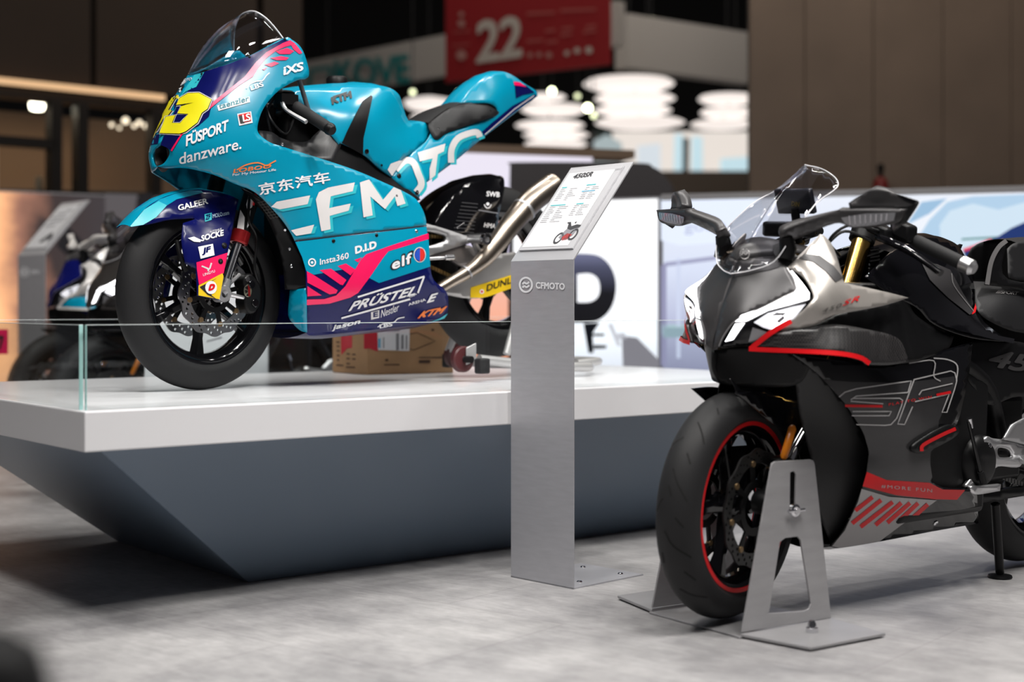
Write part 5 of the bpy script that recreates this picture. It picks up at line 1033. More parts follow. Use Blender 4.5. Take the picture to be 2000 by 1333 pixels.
tube('cross_bar', [RX.w(1.38, .18, zt), RX.w(1.38, -.18, zt)], .014, SIL, ps, 12); tube('handle_bar', [RX.w(1.50, .10, zt), RX.w(1.60, .10, .05), RX.w(1.64, .06, .05), RX.w(1.64, -.06, .05), RX.w(1.60, -.10, .05), RX.w(1.50, -.10, zt)], .015, SIL, ps, 12, 4)

# ------------------------------------------------------------------ black sports motorcycle
BX = Frame(.55, 3.67, .010, 38, 3.); BW = Frame(.55, 3.67, .010, 50, 3.)
bb = thing('sport_motorcycle', 'black and grey sports motorcycle with glowing headlights held by the wheel chock', 'motorcycle', (BX.o.x, BX.o.y, 0), R_(38+180))
GREYG = mat('graphite_gloss', (.042, .041, .043), .2, metal=.2, noise=(5, .12, (1, 1, 6)))
SILV2 = mat('light_silver', (.33, .32, .32), .35, metal=.5, coat=.3)
DRL = emat('daylight_led', (1., .98, 1.), 5.)
REFL = mat('reflector', (.75, .75, .8), .2, metal=.3, emit=.75)  # emission puts the lit headlight's brightness into the reflector
LENS = mat('lens_smoke', (.30, .30, .32), .15, metal=.3, coat=.8)
ty, rm = wheel(bb, BW, (0, 0, .293), .293, .058, .216, 5, BLACKG, RED, (.15, .115, .072, 22, mat('disc_dark', (.05, .05, .05), .35, metal=.8)), phase=.55, rin=.186)
CT = Cast(ty); GRV = mat('groove', (.002, .002, .002), .9)
for g in ([(245, 345), (262, 390), (275, 450)], [(95, 500), (130, 450), (180, 415)], [(130, 560), (150, 630), (195, 715)], [(55, 760), (70, 720), (85, 700)], [(140, 790), (160, 815), (180, 835)], [(90, 850), (130, 920), (215, 975)], [(195, 490), (210, 540)], [(80, 950), (88, 1000)], [(160, 1120), (220, 1150), (290, 1160)], [(180, 1040), (235, 1080)], [(335, 280), (342, 310)], [(110, 640), (122, 690)]):
    stroke('tread_groove', CT, [(1260+x/2.38, 680+y/2.38) for x, y in g], 3.2, GRV, ty, off=.0006)
wheel(bb, BX, (1.335, 0, .306), .306, .076, .216, 5, BLACKG, None, (.11, .08, -.08, 14, STEEL), sides=(1,), rin=.188)
# fork
for sg in (1, -1):
    f_ = (lambda p: p) if sg > 0 else BW.mir
    T0, T1, T2 = f_(BW.un(1690, 446, .10)), f_(BW.un(1577, 833, .10)), f_(BW.w(.0, .10, .31)); d = (T1-T0).normalized()
    tube('fork_tube', [T0, T1], .026, GOLD, bb, 22); mk('fork_ring', *latheg(T1-d*.055, d, [(.026, -.003), (.027, -.002), (.027, .002), (.026, .003)], 24), BLACKM, bb); mk('fork_ring', *latheg(T1-d*.04, d, [(.026, -.003), (.027, -.002), (.027, .002), (.026, .003)], 24), BLACKM, bb)
    mk('fork_seal', *latheg(T1, d, [(.026, -.012), (.029, -.01), (.029, .006), (.018, .01)], 24), GOLD, bb)
    tube('fork_stanchion', [T1, T2+(T1-T2)*.25], .0165, CHROME, bb, 18); tube('fork_foot', [T2+(T1-T2)*.30, T2], [.022, .024], BLACKM, bb, 16)
    mk('axle_clamp', *latheg(T2, BW.v, [(0, -.025), (.028, -.025), (.03, -.02), (.03, .02), (.028, .025), (0, .025)], 24), BLACKM, bb)
    mk('triple_clamp', *latheg(T0+d*.03, d, [(.024, -.03), (.036, -.03), (.036, .01), (.024, .014)], 24), BLACKM, bb)
    r0, r1 = f_(BW.un(1549, 832, .125)), f_(BW.un(1530, 897, .125)); tube('side_reflector', [r0, r0+(r1-r0)*.08, r1-(r1-r0)*.08, r1], [.006, .0105, .0105, .006], mat('amber_reflector', (.75, .22, .01), .25, coat=.6), bb, 10)
V, Fc = boxg(BW.w(.10, .088, .36), BW.u*.036, BW.v*.028, BW.k*.06-BW.u*.012); bevel(mk('brake_caliper', V, Fc, BLACKM, bb), .012, 3)
tube('brake_line', [BW.un(1640, 640, .10), BW.un(1600, 800, .12), BW.un(1612, 860, .12), BW.un(1590, 930, .11)], .0045, BLACKM, bb, 8, 6)
tube('reservoir_cable', [BW.un(1607, 830, .13), BW.un(1614, 848, .13), BW.un(1617, 880, .13)], .006, ALU, bb, 8, 3)
# front mudguard: shell around the tyre
V, Fc = [], []; O = BW.w(0, 0, .293); na, nc = 26, 12
for i in range(na+1):
    t = i/na; an = R_(82+86*t); wd_ = .064*min(1, .45+2.2*t) if t < .25 else .066
    for j in range(nc+1):
        q = -1+2*j/nc; r_ = .318+.012*(1-t)*(t < .2)-.040*abs(q)**2.4-(.02*(abs(q) > .9)); V.append(O-BW.u*(r_*math.cos(an))+BW.k*(r_*math.sin(an))+BW.v*(wd_*q))
for i in range(na):
    for j in range(nc): a = i*(nc+1)+j; Fc.append((a, a+1, a+nc+2, a+nc+1))
mg = mk('front_mudguard', V, Fc, BLACKG, bb, True, 60); solid(mg, .004, 0)
BMG = TPS(BW, [(1435, 772, .066), (1505, 790, .07), (1570, 800, .078), (1580, 850, .085), (1510, 828, .075), (1478, 802, .07)])
patch('mudguard_side', BMG, [(1436, 768, 1), (1480, 765), (1530, 775), (1580, 790, 1), (1575, 850, 1), (1540, 845), (1508, 827), (1478, 802)], BLACKG, bb, mirror=True)
# --- nose, side cowl
BN = TPS(BX, [(1433, 533, 0), (1422, 565, 0), (1410, 600, 0), (1400, 640, 0), (1392, 683, 0), (1406, 677, .025), (1438, 626, .062), (1465, 674, .092), (1506, 646, .14), (1482, 605, .105), (1536, 523, .122), (1535, 579, .152), (1555, 562, .162), (1582, 580, .212), (1553, 626, .188), (1500, 560, .102), (1470, 545, .056), (1450, 590, .058), (1553, 509, .125), (1515, 500, .08), (1470, 505, .04), (1440, 508, 0), (1593, 467, .13), (1604, 458, .13), (1645, 538, .20), (1652, 552, .21), (1697, 563, .218), (1774, 582, .212), (1722, 597, .232), (1630, 615, .235), (1593, 634, .218), (1534, 645, .165), (1519, 641, .15), (1589, 575, .21), (1600, 520, .168)])
nose, nosem = patch('nose_cowl', BN, [(1440, 508, 1), (1470, 503), (1515, 499), (1545, 492), (1560, 502, 1), (1537, 523, 1), (1550, 544), (1555, 562), (1552, 570), (1535, 579), (1482, 605), (1438, 626), (1415, 655), (1405, 677, 1), (1392, 684, 1), (1400, 640), (1410, 600), (1422, 565), (1433, 533)], DARKGREY, bb, mirror=True)
hl, hlm = patch('headlight', BN, [(1405, 677, 1), (1415, 655), (1438, 626), (1482, 605), (1535, 579), (1552, 570), (1555, 562), (1550, 544), (1537, 524, 1), (1546, 527), (1567, 553), (1582, 573), (1586, 585), (1576, 600), (1553, 626), (1523, 643), (1506, 647), (1494, 659), (1462, 675, 1)], BLACKG, bb, mirror=True, off=-.004)
def both(o, parent): return o, mirr(o, BX, parent)
def pd2(name, q, m_, off, surf=BN, a=None, b=None, step=7): return both(polyd(name, surf, q, m_, a or hl, off, step), b or hlm)
pd2('light_bar', [(1436, 629), (1448, 616), (1490, 601), (1535, 580), (1551, 572), (1557, 563), (1552, 545), (1541, 531), (1547, 529), (1568, 554), (1581, 573), (1580, 585), (1546, 595), (1500, 607), (1478, 618), (1458, 628)], DRL, .0005)
pd2('light_bar', [(1416, 668), (1436, 633), (1455, 631), (1432, 664)], DRL, .0005)
pd2('reflector', [(1472, 630), (1500, 612), (1545, 600), (1574, 594), (1552, 622), (1524, 640), (1506, 645), (1490, 640)], REFL, .0, step=5)
pd2('reflector', [(1462, 668), (1470, 640), (1486, 645), (1500, 650), (1490, 662)], LENS, .0)
pd2('light_bar', [(1478, 630), (1500, 616), (1545, 604), (1566, 600), (1548, 620), (1522, 636), (1508, 645), (1502, 634)], DRL, .0012)  # glowing patch added to whiten the reflector area, not a separate bar
pd2('lamp_shadow', [(1500, 618), (1518, 611), (1540, 611), (1530, 617)], LENS, .0018); pd2('lamp_shadow', [(1516, 628), (1530, 616), (1534, 622), (1522, 632)], LENS, .0018)
for o_, par, sf in ((0, 0, 0),): both(stroke('light_rim', BN, [(1405, 677), (1415, 655), (1438, 626), (1482, 605), (1535, 579), (1552, 570), (1555, 562), (1550, 544), (1537, 524)], 2, SILV2, hl, off=.002), hlm)
side, sidem = patch('side_cowl', BN, [(1538, 523, 1), (1556, 504), (1593, 467), (1604, 458), (1623, 475), (1634, 501), (1645, 538), (1652, 552), (1697, 563), (1741, 573), (1775, 582, 1), (1722, 598), (1630, 616), (1593, 635), (1534, 646), (1519, 642, 1), (1549, 622), (1578, 598), (1590, 578), (1574, 547), (1556, 531)], SILVERP, bb, mirror=True)
pd2('cowl_band', [(1572, 496), (1600, 500), (1628, 520), (1646, 543), (1632, 552), (1612, 530), (1588, 512), (1560, 506)], DARKGREY, .0015, BN, side, sidem)
text('lettering', BN, '450', (1604, 612), (1642, 600), (1606, 604), mat('grey_ink', (.09, .085, .08), .5), side, .01, .2, 1.15, .002); text('lettering', BN, 'SR', (1644, 599), (1676, 588), (1648, 588), RED, side, .01, .2, 1.15, .002)
crest = [(1600, 515), (1580, 560), (1560, 600)]
# windscreen
BWS = TPS(BX, [(1427, 535, 0), (1452, 490, 0), (1486, 430, 0), (1527, 370, 0), (1572, 322, 0), (1637, 360, .092), (1591, 401, .11), (1545, 465, .122), (1512, 512, .10), (1465, 529, .048), (1505, 470, .065), (1565, 390, .066), (1612, 333, .035), (1458, 515, .03)])
wsb, wsm = patch('windscreen', BWS, [(1427, 535, 1), (1465, 529), (1512, 511), (1545, 465), (1591, 401), (1626, 374), (1637, 361), (1630, 346), (1605, 330), (1572, 322, 1), (1527, 370), (1486, 430), (1452, 490)], CLEAR, bb, mirror=True, thick=.003)
EDG = MATS['acrylic_edge']; e_ = BWS([(1427, 535), (1465, 529), (1512, 511), (1545, 465), (1591, 401), (1626, 374), (1637, 361), (1630, 346), (1605, 330), (1572, 322)]); tube('screen_edge', e_, .0014, EDG, wsb, 6, 4); tube('screen_edge', [BX.mir(p) for p in e_], .0014, EDG, wsm, 6, 4)
V2 = [BX.w(.16+.02*k, 0, 0) for k in range(2)]
bridge('inner_dash', BX, BN([(1440, 508), (1470, 503), (1515, 499), (1545, 492)])+[BX.w(.22, .12, .93)], DARKGREY, bb, .035, 8, thick=.004)
dp = BX.un(1553, 393, 0); dn = (BX.u*.94+BX.k*.34).normalized(); V, Fc = boxg(dp, BX.v*.062, (BX.k*.94-BX.u*.34)*.034, dn*.008); ds = bevel(mk('dash_display', V, Fc, mat('display_black', (.02, .022, .03), .2), bb), .004)
tube('display_stem', [dp-BX.k*.02, dp-BX.k*.11+BX.u*.02], .012, BLACKM, bb, 10); frame_box(BX, 'dash_mount', (BX.loc(dp)[0]-.02, 0, BX.loc(dp)[2]-.075), (.03, .07, .02), BLACKM, bb, .008)
text('lettering', Cast(ds), 'DIN', (1546, 402), (1561, 404), (1547, 393), mat('ochre_ink', (.35, .25, .05), .5), ds, .02, 0, 1, .001)
logo(BN, 1446, 497, 20, 20, SILV2, nose, 0., .002, False) if False else None
v2, T = stroke2d(ring2d((1455, 497), 9, 18, 9.5), 1.8, True); CN = Cast(nose, [o for o in bb.children if o.name.startswith('inner_dash')][0]); decal2d('emblem', CN, v2, T, SILV2, nose, .002); stroke('emblem', CN, [(1449, 499), (1453, 495), (1457, 498), (1461, 494)], 1.8, SILV2, nose, off=.002)
# mirrors with turn signals
BM = TPS(BX, [(1530, 460, .115), (1549, 467, .125), (1630, 425, .25), (1648, 409, .275), (1752, 409, .405), (1748, 436, .40), (1663, 444, .29)])
arm, armm = patch('mirror_arm', BM, [(1524, 463), (1534, 450), (1630, 414), (1648, 409), (1752, 409), (1761, 415), (1748, 437), (1704, 444), (1663, 445), (1630, 437), (1549, 470), (1530, 474)], DARKGREY, bb, mirror=True, thick=.028, ang=40)
pd2('turn_signal', [(1644, 425), (1690, 417), (1750, 415), (1747, 431), (1712, 439), (1668, 443), (1652, 437)], LENS, .003, BM, arm, armm)
for k in range(8): both(stroke('lens_rib', BM, [(1662+k*10, 439-k*1.2), (1660+k*10.5, 421-k*.5)], 2, mat('lens_light', (.62, .6, .64), .2), arm, off=.0042, n=0), armm)
BP_ = TPS(BX, [(1658, 396, .285), (1707, 370, .34), (1793, 395, .415), (1772, 434, .405), (1755, 440, .40), (1660, 408, .29), (1720, 398, .348), (1750, 385, .382)])
pod, podm = patch('mirror_housing', BP_, [(1657, 397, 1), (1684, 379), (1707, 370), (1732, 372), (1793, 392, 1), (1794, 400), (1772, 434, 1), (1754, 440, 1), (1748, 411, 1), (1660, 409, 1)], DARKGREY, bb, mirror=True, thick=.03, ang=30)
pd2('housing_shade', [(1746, 377), (1791, 393), (1784, 398), (1768, 392)], BLACKG, .001, BP_, pod, podm); pd2('housing_shade', [(1660, 402), (1700, 406), (1770, 404), (1790, 398), (1770, 434), (1756, 438), (1749, 411), (1661, 408.5)], BLACKM, .001, BP_, pod, podm)
mb = BX.un(1535, 470, .11)
for f_ in ((lambda p: p), BX.mir): tube('mirror_mount', [f_(mb+BX.k*.01), f_(mb-BX.k*.02+BX.u*.01), f_(mb-BX.k*.05)], [.018, .022, .02], BLACKM, bb, 12)
pd2('mount_plate', [(1508, 482), (1530, 474), (1540, 492), (1518, 506), (1512, 500)], BLACKM, .006, BN, nose, nosem); bolt(BN, (1523, 490), .007, BLACKG, nose)
# --- winglet and side panels
BG = TPS(BX, [(1463, 682, .10), (1504, 650, .145), (1630, 690, .262), (1692, 710, .285), (1774, 706, .262), (1761, 670, .256), (1636, 637, .232), (1741, 657, .25), (1560, 650, .195), (1560, 684, .20)])
CARB2 = carbon_mat('carbon_grey', (.008, .008, .009), (.040, .037, .037), 190, .35, .0)
wg, wgm = patch('winglet', BG, [(1462, 682, 1), (1504, 649, 1), (1530, 648), (1593, 638), (1636, 634), (1700, 645), (1741, 655), (1761, 670), (1775, 706, 1), (1740, 713), (1695, 712, 1), (1678, 700), (1630, 690), (1550, 686)], CARB2, bb, mirror=True, thick=.008)
both(stroke('red_edge', BG, [(1545, 628), (1506, 650), (1467, 681)], 10, RED, wg, off=.004, n=3), wgm); both(stroke('red_edge', BG, [(1463, 682), (1550, 686), (1630, 691), (1676, 699), (1696, 711)], 9, RED, wg, off=.004), wgm)
BU = TPS(BX, [(1590, 636, .185), (1771, 617, .2), (1867, 657, .2), (1850, 683, .215), (1774, 707, .238), (1636, 650, .195), (1519, 645, .12), (1774, 582, .19)])
patch('upper_side_panel', BU, [(1519, 645, 1), (1593, 634), (1650, 610), (1722, 595), (1776, 580, 1), (1790, 612), (1830, 640), (1867, 657, 1), (1850, 684), (1774, 709), (1690, 705), (1600, 680), (1500, 682, 1)], BLACKM, bb, mirror=True, off=-.006)
BS = TPS(BX, [(1550, 696, .165), (1624, 758, .19), (1697, 883, .2), (1694, 924, .2), (1675, 980, .18), (1649, 1036, .14), (1622, 1068, .11), (1700, 710, .215), (1773, 710, .225), (1850, 683, .21), (1900, 680, .19), (1889, 729, .2), (1870, 830, .215), (1816, 882, .225), (1818, 931, .22), (1885, 956, .2), (1911, 1023, .14), (1825, 1038, .13), (1716, 1059, .11), (1780, 800, .235), (1760, 960, .21)])
sf, sfm = patch('side_fairing', BS, [(1545, 691, 1), (1697, 711), (1774, 707), (1850, 683), (1900, 668, 1), (1893, 729), (1880, 790), (1868, 830), (1840, 865), (1816, 884), (1815, 905), (1820, 933), (1836, 951), (1886, 957, 1), (1908, 958, 1), (1911, 1023, 1), (1825, 1038), (1716, 1059), (1641, 1071), (1622, 1068, 1), (1649, 1036), (1675, 980), (1694, 924), (1697, 883), (1686, 845), (1656, 796), (1624, 758), (1604, 736), (1580, 716)], BLACKG, bb, mirror=True, thick=.005)
pd2('graphite_field', [(1607, 742), (1660, 746), (1740, 748), (1800, 744), (1866, 735), (1862, 760), (1833, 822), (1830, 868), (1817, 884), (1816, 905), (1820, 932), (1815, 943), (1731, 939), (1692, 922), (1697, 883), (1686, 845), (1656, 796), (1624, 758)], GREYG, D1, BS, sf, sfm, 9)
pd2('red_band', [(1692, 922), (1731, 938), (1814, 943), (1840, 956), (1884, 957), (1868, 976), (1825, 975), (1750, 967), (1684, 950)], RED, D2, BS, sf, sfm, 9)
pd2('silver_field', [(1682, 955), (1735, 970), (1829, 977), (1788, 1006), (1760, 1025), (1716, 1058), (1641, 1070), (1624, 1067), (1649, 1036), (1675, 980)], SILV2, D2, BS, sf, sfm, 9)
zb = lambda L: [(1600+x*.375, 680+y*.375) for x, y in L]
for g in ([(185, 845), (275, 775)], [(168, 912), (320, 790)], [(212, 930), (380, 800)], [(290, 920), (425, 805)], [(352, 908), (470, 805)], [(420, 892), (512, 806)], [(487, 880), (562, 812)]): both(stroke('red_stripe', BS, zb(g), 8, RED, sf, off=D3, n=3), sfm)
OUT = mat('outline_white', (.45, .44, .44), .4)
for g, c in (([(100, 255), (130, 230), (190, 212), (475, 172), (458, 232)], 0), ([(458, 232), (190, 250), (160, 270), (175, 262), (415, 262), (430, 272), (425, 300), (400, 365), (370, 398), (340, 402), (190, 398)], 0), ([(160, 277), (330, 290)], 0), ([(165, 352), (360, 352), (372, 330), (170, 330)], 0), ([(490, 165), (680, 120), (702, 130), (712, 170), (700, 215), (660, 335), (635, 335), (672, 240), (495, 280)], 0), ([(490, 165), (405, 395), (440, 398), (482, 305)], 0), ([(515, 245), (530, 222), (690, 185)], 0)): both(stroke('outline_letter', BS, zb(g), 2.2, OUT, sf, off=D3, n=0), sfm)
for g in ([(130, 300), (325, 303)], [(605, 245), (680, 230)]): both(stroke('red_line', BS, zb(g), 5, RED, sf, off=D4, n=3), sfm)
text('lettering', BS, 'PLAY TO WIN', (1734, 793), (1817, 778), (1734, 788), RED, sf, .0, 0, 1.3, D4); text('lettering', BS, '#MORE FUN', (1720, 953), (1819, 962), (1720, 946), OUT, sf, .0, 0, 1.3, D3)
stroke('chrome_line', BS, [(1774, 710), (1822, 705), (1822, 735), (1835, 745)], 2, OUT, sf, off=D3); stroke('chrome_line', BS, [(1822, 700), (1850, 703), (1868, 715), (1866, 745)], 2.4, OUT, sf, off=D3)
duct, ductm = patch('side_duct', BS, [(1775, 877), (1784, 863), (1825, 838), (1850, 829), (1865, 837), (1862, 849), (1845, 861), (1815, 876), (1790, 886)], BLACKM, bb, mirror=True, off=.012, thick=.014)
both(stroke('red_line', BS, [(1792, 880), (1795, 868), (1828, 850), (1858, 837)], 7, RED, duct, off=.0135), ductm)
bolt(BS, (1827, 1022), .008, CHROME, sf)
low = BS([(1622, 1068), (1641, 1071), (1716, 1059), (1825, 1038), (1911, 1023)]); bridge('belly_floor', BX, low, BLACKG, bb, -.02, 6)
# inner liner, radiator, engine, frame
BI = TPS(BX, [(1375, 690, .01), (1392, 686, 0), (1400, 744, .0), (1465, 680, .07), (1545, 692, .15), (1580, 718, .17), (1500, 742, .10)])
patch('under_cowl', BI, [(1392, 685, 1), (1465, 677), (1545, 691), (1584, 716, 1), (1560, 750), (1500, 757), (1420, 752), (1402, 745, 1), (1392, 720)], BLACKM, bb, mirror=True)
BL = TPS(BX, [(1580, 716, .15), (1697, 883, .17), (1694, 924, .17), (1622, 1066, .09), (1600, 900, .12), (1560, 800, .10), (1580, 1000, .1)])
patch('inner_liner', BL, [(1550, 700, 1), (1585, 716), (1626, 758), (1660, 800), (1699, 883), (1695, 924), (1676, 980), (1624, 1066, 1), (1600, 1000), (1585, 900), (1560, 800)], BLACKP, bb, mirror=True)
frame_box(BX, 'radiator', (.40, 0, .50), (.03, .16, .17), BLACKM, bb); frame_box(BX, 'engine_block', (.68, 0, .42), (.20, .17, .20), BLACKM, bb, .02); frame_box(BX, 'airbox', (.55, 0, .76), (.20, .11, .11), BLACKM, bb, .02); frame_box(BX, 'gearbox', (.98, 0, .42), (.14, .13, .13), BLACKM, bb, .02); frame_box(BX, 'subframe', (1.22, 0, .72), (.30, .09, .05), BLACKM, bb, .01); frame_box(BX, 'steering_head', (.25, 0, .80), (.06, .08, .10), BLACKM, bb, .01)
for k in range(9): tube('coolant_fin', [BX.un(1716+k*.5, 486+k*7, .11), BX.un(1700-k*.5, 489+k*7, .10)], .0035, BLACKG, bb, 6)
# --- bars
for sg in (1, -1):
    f_ = (lambda p: p) if sg > 0 else BX.mir
    g0, g1 = f_(BX.un(1786, 470, .20)), f_(BX.un(1878, 514, .335)); d = (g1-g0).normalized()
    tube('handlebar_grip', [g0, g0+d*.012, g1-d*.008, g1], [.016, .0185, .0185, .017], GRIPM, bb, 18); mk('bar_end', *latheg(g1, d, [(.016, -.002), (.021, .002), (.021, .03), (.013, .04), (0, .04)], 24), ALUL, bb)
    k0 = f_(BX.un(1716, 452, .10)); tube('clip_on', [k0, g0], .013, BLACKM, bb, 12)
    lv = [f_(BX.un(1712, 462, .13)), f_(BX.un(1750, 478, .20)), f_(BX.un(1790, 500, .26)), f_(BX.un(1838, 534, .34))]; tube('lever', lv, [.010, .011, .009, .010], BLACKG, bb, 10, 4)
    V, Fc = boxg(f_(BX.un(1765, 450, .18)), d*.030, BX.u*.022, BX.k*.022); bevel(mk('switch_cube', V, Fc, BLACKM, bb), .006)
    V, Fc = boxg(f_(BX.un(1720, 450, .13)), d*.035, BX.u*.022, BX.k*.016); bevel(mk('lever_perch', V, Fc, BLACKM, bb), .006)
# --- tank, seat, tail
BT = TPS(BX, [(1821, 460, .035), (1793, 463, .05), (1871, 482, .035), (1905, 570, .055), (1740, 520, .13), (1780, 560, .17), (1850, 560, .165), (1830, 625, .19), (1900, 640, .17), (1972, 668, .15), (1700, 530, .13), (1850, 500, .10), (1890, 545, .09)])
tkb, tkbm = patch('fuel_tank', BT, [(1690, 540, 1), (1740, 492), (1793, 463), (1821, 460), (1848, 467), (1874, 483), (1893, 522), (1905, 570), (1906, 600, 1), (1925, 632), (1974, 668, 1), (1900, 660), (1826, 634), (1790, 600), (1740, 575)], BLACKG, bb, mirror=True)
bridge('tank_crown', BX, BT([(1740, 493), (1793, 463.5), (1821, 460.5), (1848, 467.5), (1874, 483.5), (1893, 522), (1905, 570), (1906, 600)]), BLACKG, bb, .012, 8)
pd2('tank_side_cover', [(1798, 513), (1830, 518), (1854, 528), (1880, 575), (1902, 613), (1892, 616), (1850, 582), (1815, 548)], DARKGREY, .003, BT, tkb, tkbm); both(stroke('pale_streak', BT, [(1856, 535), (1862, 560), (1900, 610)], 2, SILV2, tkb, off=.004), tkbm)  # dark cover with a pale silver streak drawn along it
pd2('red_accent', [(1905, 574), (1908, 590), (1903, 612), (1896, 616), (1902, 598)], RED, .004, BT, tkb, tkbm)
both(stroke('frame_trim', BT, [(1824, 630), (1880, 648), (1930, 662), (1974, 671)], 9, BLACKG, tkb, off=.012), tkbm)
BSE = TPS(BX, [(1904, 565, .06), (1925, 556, .06), (2010, 560, .07), (2060, 570, .07), (1906, 600, .10), (1940, 630, .135), (1985, 648, .14), (2060, 655, .13), (1960, 600, .12)])
se, sem = patch('rider_seat', BSE, [(1904, 565, 1), (1925, 557), (2010, 560), (2060, 565, 1), (2060, 655, 1), (1985, 648), (1935, 628), (1908, 604)], SEATM, bb, mirror=True)
bridge('seat_top', BX, BSE([(1904, 565), (1925, 557.5), (2010, 560.5), (2060, 565)]), SEATM, bb, .01, 8)
text('lettering', BSE, '///SPORT', (1944, 574), (1988, 577), (1945, 568), SILV2, se, .02, .2, .9, .002)
def solid_side(name, ctl, out, m_, bulge=.01):
    S_ = TPS(BX, ctl); o = patch(name, S_, out, m_, bb, mirror=True); ys = sorted(out, key=lambda p: p[0]); top = [p for p in out if p[1] <= min(q[1] for q in out)+14]
    top = sorted(top, key=lambda p: p[0]); bridge(name+'_top', BX, S_([p[:2] for p in top]), m_, bb, bulge, 6); return S_, o
solid_side('pillion_seat', [(1968, 480, .06), (2060, 470, .06), (1968, 545, .09), (2060, 550, .09)], [(1968, 486, 1), (1985, 474), (2030, 470), (2120, 474, 1), (2120, 555, 1), (2000, 552), (1970, 542, 1)], SEATM)
BTL = TPS(BX, [(1926, 555, .10), (1940, 480, .09), (1975, 465, .08), (2100, 500, .09), (2000, 560, .11)])
stroke('grab_panel', BTL, [(1928, 556), (1936, 512), (1950, 484), (1966, 470)], 9, SILV2, bb, off=0., n=5); patch('tail_fairing', BTL, [(1930, 556, 1), (1944, 505), (1970, 478), (1975, 545), (2140, 550, 1), (2140, 600, 1), (2000, 566)], BLACKM, bb, mirror=True, off=-.01)
BC = TPS(BX, [(1893, 690, .15), (1990, 672, .15), (2060, 700, .15), (2060, 780, .16), (1935, 790, .165), (1890, 735, .17)])
sc_, scm = patch('side_cover', BC, [(1890, 668, 1), (1925, 664), (1990, 668), (2080, 690, 1), (2080, 790, 1), (1990, 775), (1935, 792), (1905, 760), (1890, 735)], BLACKM, bb, mirror=True); text('lettering', BC, '450', (1926, 716), (2050, 736), (1936, 682), mat('ghost_grey', (.035, .034, .035), .5), sc_, .03, .2, 1, .002)
# --- rearset, rod, chain guard, side stand
BR = TPS(BX, [(1923, 861, .19), (1990, 864, .19), (1992, 912, .19), (1884, 953, .185), (2040, 800, .19)])
rs = patch('footrest_hanger', BR, [(1923, 861), (1930, 853), (1941, 857), (1990, 864), (2002, 875), (1992, 912), (1949, 912), (1936, 931), (1925, 942), (1884, 953, 1), (1911, 918), (1926, 899), (1925, 883)], ALUL, bb, holes=[[(1950, 876), (1971, 879), (1976, 893), (1952, 893)]], thick=.012)
patch('heel_plate', BR, [(1955, 858, 1), (1971, 830, 1), (2000, 815), (2040, 800, 1), (2040, 875, 1), (2000, 869, 1)], ALU, bb, off=.008, thick=.006)
patch('gear_pedal', BR, [(1890, 950), (1898, 965), (1946, 958, 1), (1948, 945, 1), (1914, 948)], ALUL, bb, off=.012, thick=.012)
for p in ((1932, 872), (1970, 852), (1900, 958), (1998, 898)): bolt(BR, p, .009, CHROME, bb)
tube('gear_rod', [BX.un(1892, 824, .19), BX.un(1905, 880, .20), BX.un(1919, 940, .205)], .0055, BLACKG, bb, 8); tube('rod_joint', [BX.un(1915, 922, .205), BX.un(1921, 944, .205)], .010, BLACKM, bb, 10); tube('rod_joint', [BX.un(1893, 818, .19), BX.un(1896, 836, .19)], .008, CHROME, bb, 10)
tube('footrest', [BX.un(1998, 898, .19), BX.un(2012, 905, .28)], .013, ALUL, bb, 12)
tube('swingarm', [BX.w(.98, .10, .38), BX.w(1.31, .13, .31)], .03, BLACKM, bb, 12); tube('swingarm', [BX.w(.98, -.10, .38), BX.w(1.31, -.13, .31)], .03, BLACKM, bb, 12); patch('lower_rail', BR, [(1880, 985, 1), (1990, 965), (2060, 955, 1), (2060, 970, 1), (1990, 982), (1885, 1000, 1)], BLACKM, bb, off=-.05, thick=.03)
ft = Wz(1953, 1127, .004); tube('side_stand', [BX.un(1944, 985, .13), ft+Vector((0, 0, .012))], .013, BLACKM, bb, 12); mk('stand_foot', *latheg(ft, (0, 0, 1), [(0, -.004), (.034, -.004), (.036, 0), (.034, .005), (0, .007)], 28), BLACKM, bb)

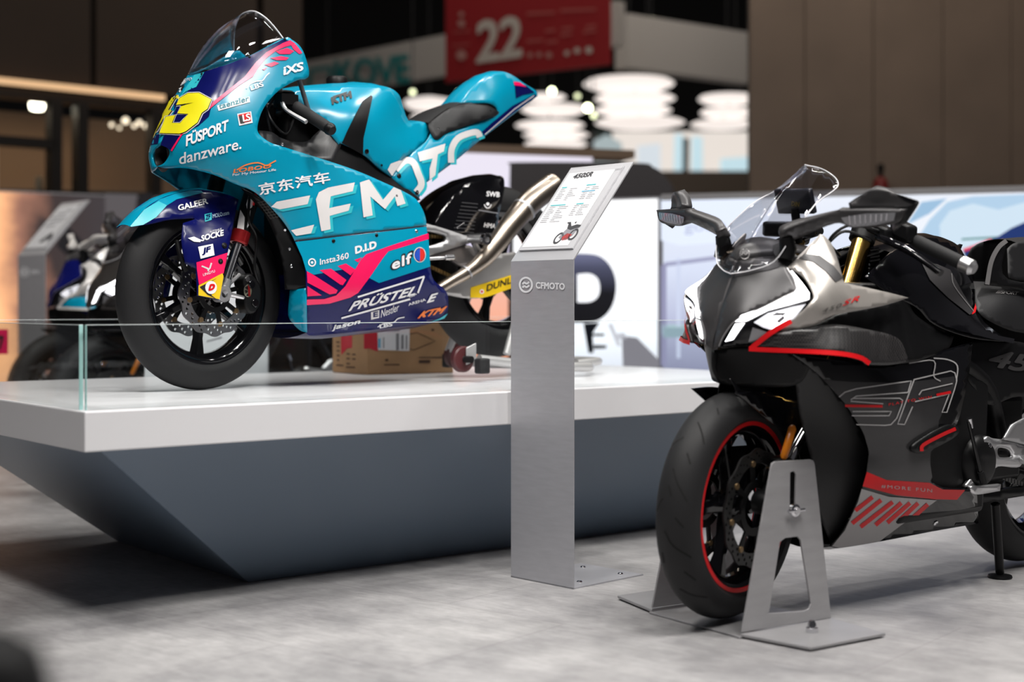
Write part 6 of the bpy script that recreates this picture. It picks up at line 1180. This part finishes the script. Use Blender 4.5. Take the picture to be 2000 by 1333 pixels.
for sg in (1, -1):
    mk('engine_cover', *latheg(BX.w(.83, .15*sg, .37), BX.v*sg, [(0, .045), (.05, .044), (.068, .036), (.078, .02), (.08, -.02)], 36), BLACKM, bb)
    tube('frame_spar', [BX.w(.28, .10*sg, .82), BX.w(.55, .15*sg, .72), BX.w(.86, .15*sg, .60), BX.w(1.0, .13*sg, .42)], .024, BLACKM, bb, 12, 5)
k0, k1 = BX.un(1936, 926, .12), BX.un(2030, 958, .12)
for k in range(16): p = k0+(k1-k0)*((k+.5)/16); mk('chain_link', *boxg(p, (k1-k0)*(.36/16), BX.v*.006, BX.k*.007), mat('chain_steel', (.12, .12, .12), .4, metal=.8), bb)
tube('clutch_cable', [BX.un(1640, 500, .06), BX.un(1620, 470, .08), BX.un(1660, 440, .12), BX.un(1720, 452, .14)], .004, BLACKP, bb, 8, 6); tube('brake_hose', [BX.un(1700, 470, .12), BX.un(1650, 452, .10), BX.un(1612, 480, .07)], .004, BLACKP, bb, 8, 6)

# ------------------------------------------------------------------ parked motorcycles behind the plinth
def copy_tree(o, parent=None, swap=None, skip=()):
    c = o.copy(); C.objects.link(c); c.parent = parent
    if swap and c.type == 'MESH':
        k = swap.get(o.name.split('.')[0])
        if k: c.data = o.data.copy(); c.data.materials[0] = k
    for ch in list(o.children):
        if ch.name.split('.')[0] not in skip: copy_tree(ch, c, swap, skip)
    return c
STZ = .10
sa = [Vector((*XY(140, 5.86), 0)), Vector((*XY(140, 5.86), 0))+PU*2.2, Vector((*XY(95, 7.35), 0))+PU*2.0, Vector((*XY(95, 7.35), 0))]
V, Fc = hexa(sa, [p+Vector((0, 0, STZ)) for p in sa]); o = bevel(mk('low_stage', V, Fc, mat('stage_dark', (.05, .05, .055), .5), smooth=False), .004); tag(o, 'low dark stage behind the plinth under the parked motorcycles', 'stage')
def park(px, Y, deg, label, swap=None, skip=()):
    c = copy_tree(bb, None, swap, skip); c['label'] = label; c['group'] = 'motorcycles parked behind the plinth'
    c.location = ((px-1000)/F*Y, Y, STZ); c.rotation_euler = (0, 0, R_(deg+180)); return c
GREY2 = mat('parked_grey', (.04, .036, .034), .3, coat=.4)
park(205, 6.05, 34, 'dark grey sports motorcycle parked behind the plinth beside the small info stand', {'side_cowl': GREY2, 'nose_cowl': GREY2, 'red_edge': GREY2, 'rim_stripe': BLACKM, 'red_band': GREY2, 'red_stripe': GREY2})
WH2 = mat('parked_white', (.62, .60, .58), .3, coat=.4)
park(125, 6.95, 30, 'white, teal and navy sports motorcycle parked behind the small info stand', {'side_cowl': WH2, 'nose_cowl': NAVY, 'winglet': TEAL, 'side_fairing': NAVY, 'graphite_field': NAVY, 'red_edge': WH2, 'red_band': TEAL, 'mirror_arm': WH2, 'rim_stripe': BLACKM, 'red_stripe': TEAL}, ('windscreen', 'mirror_housing', 'light_bar'))
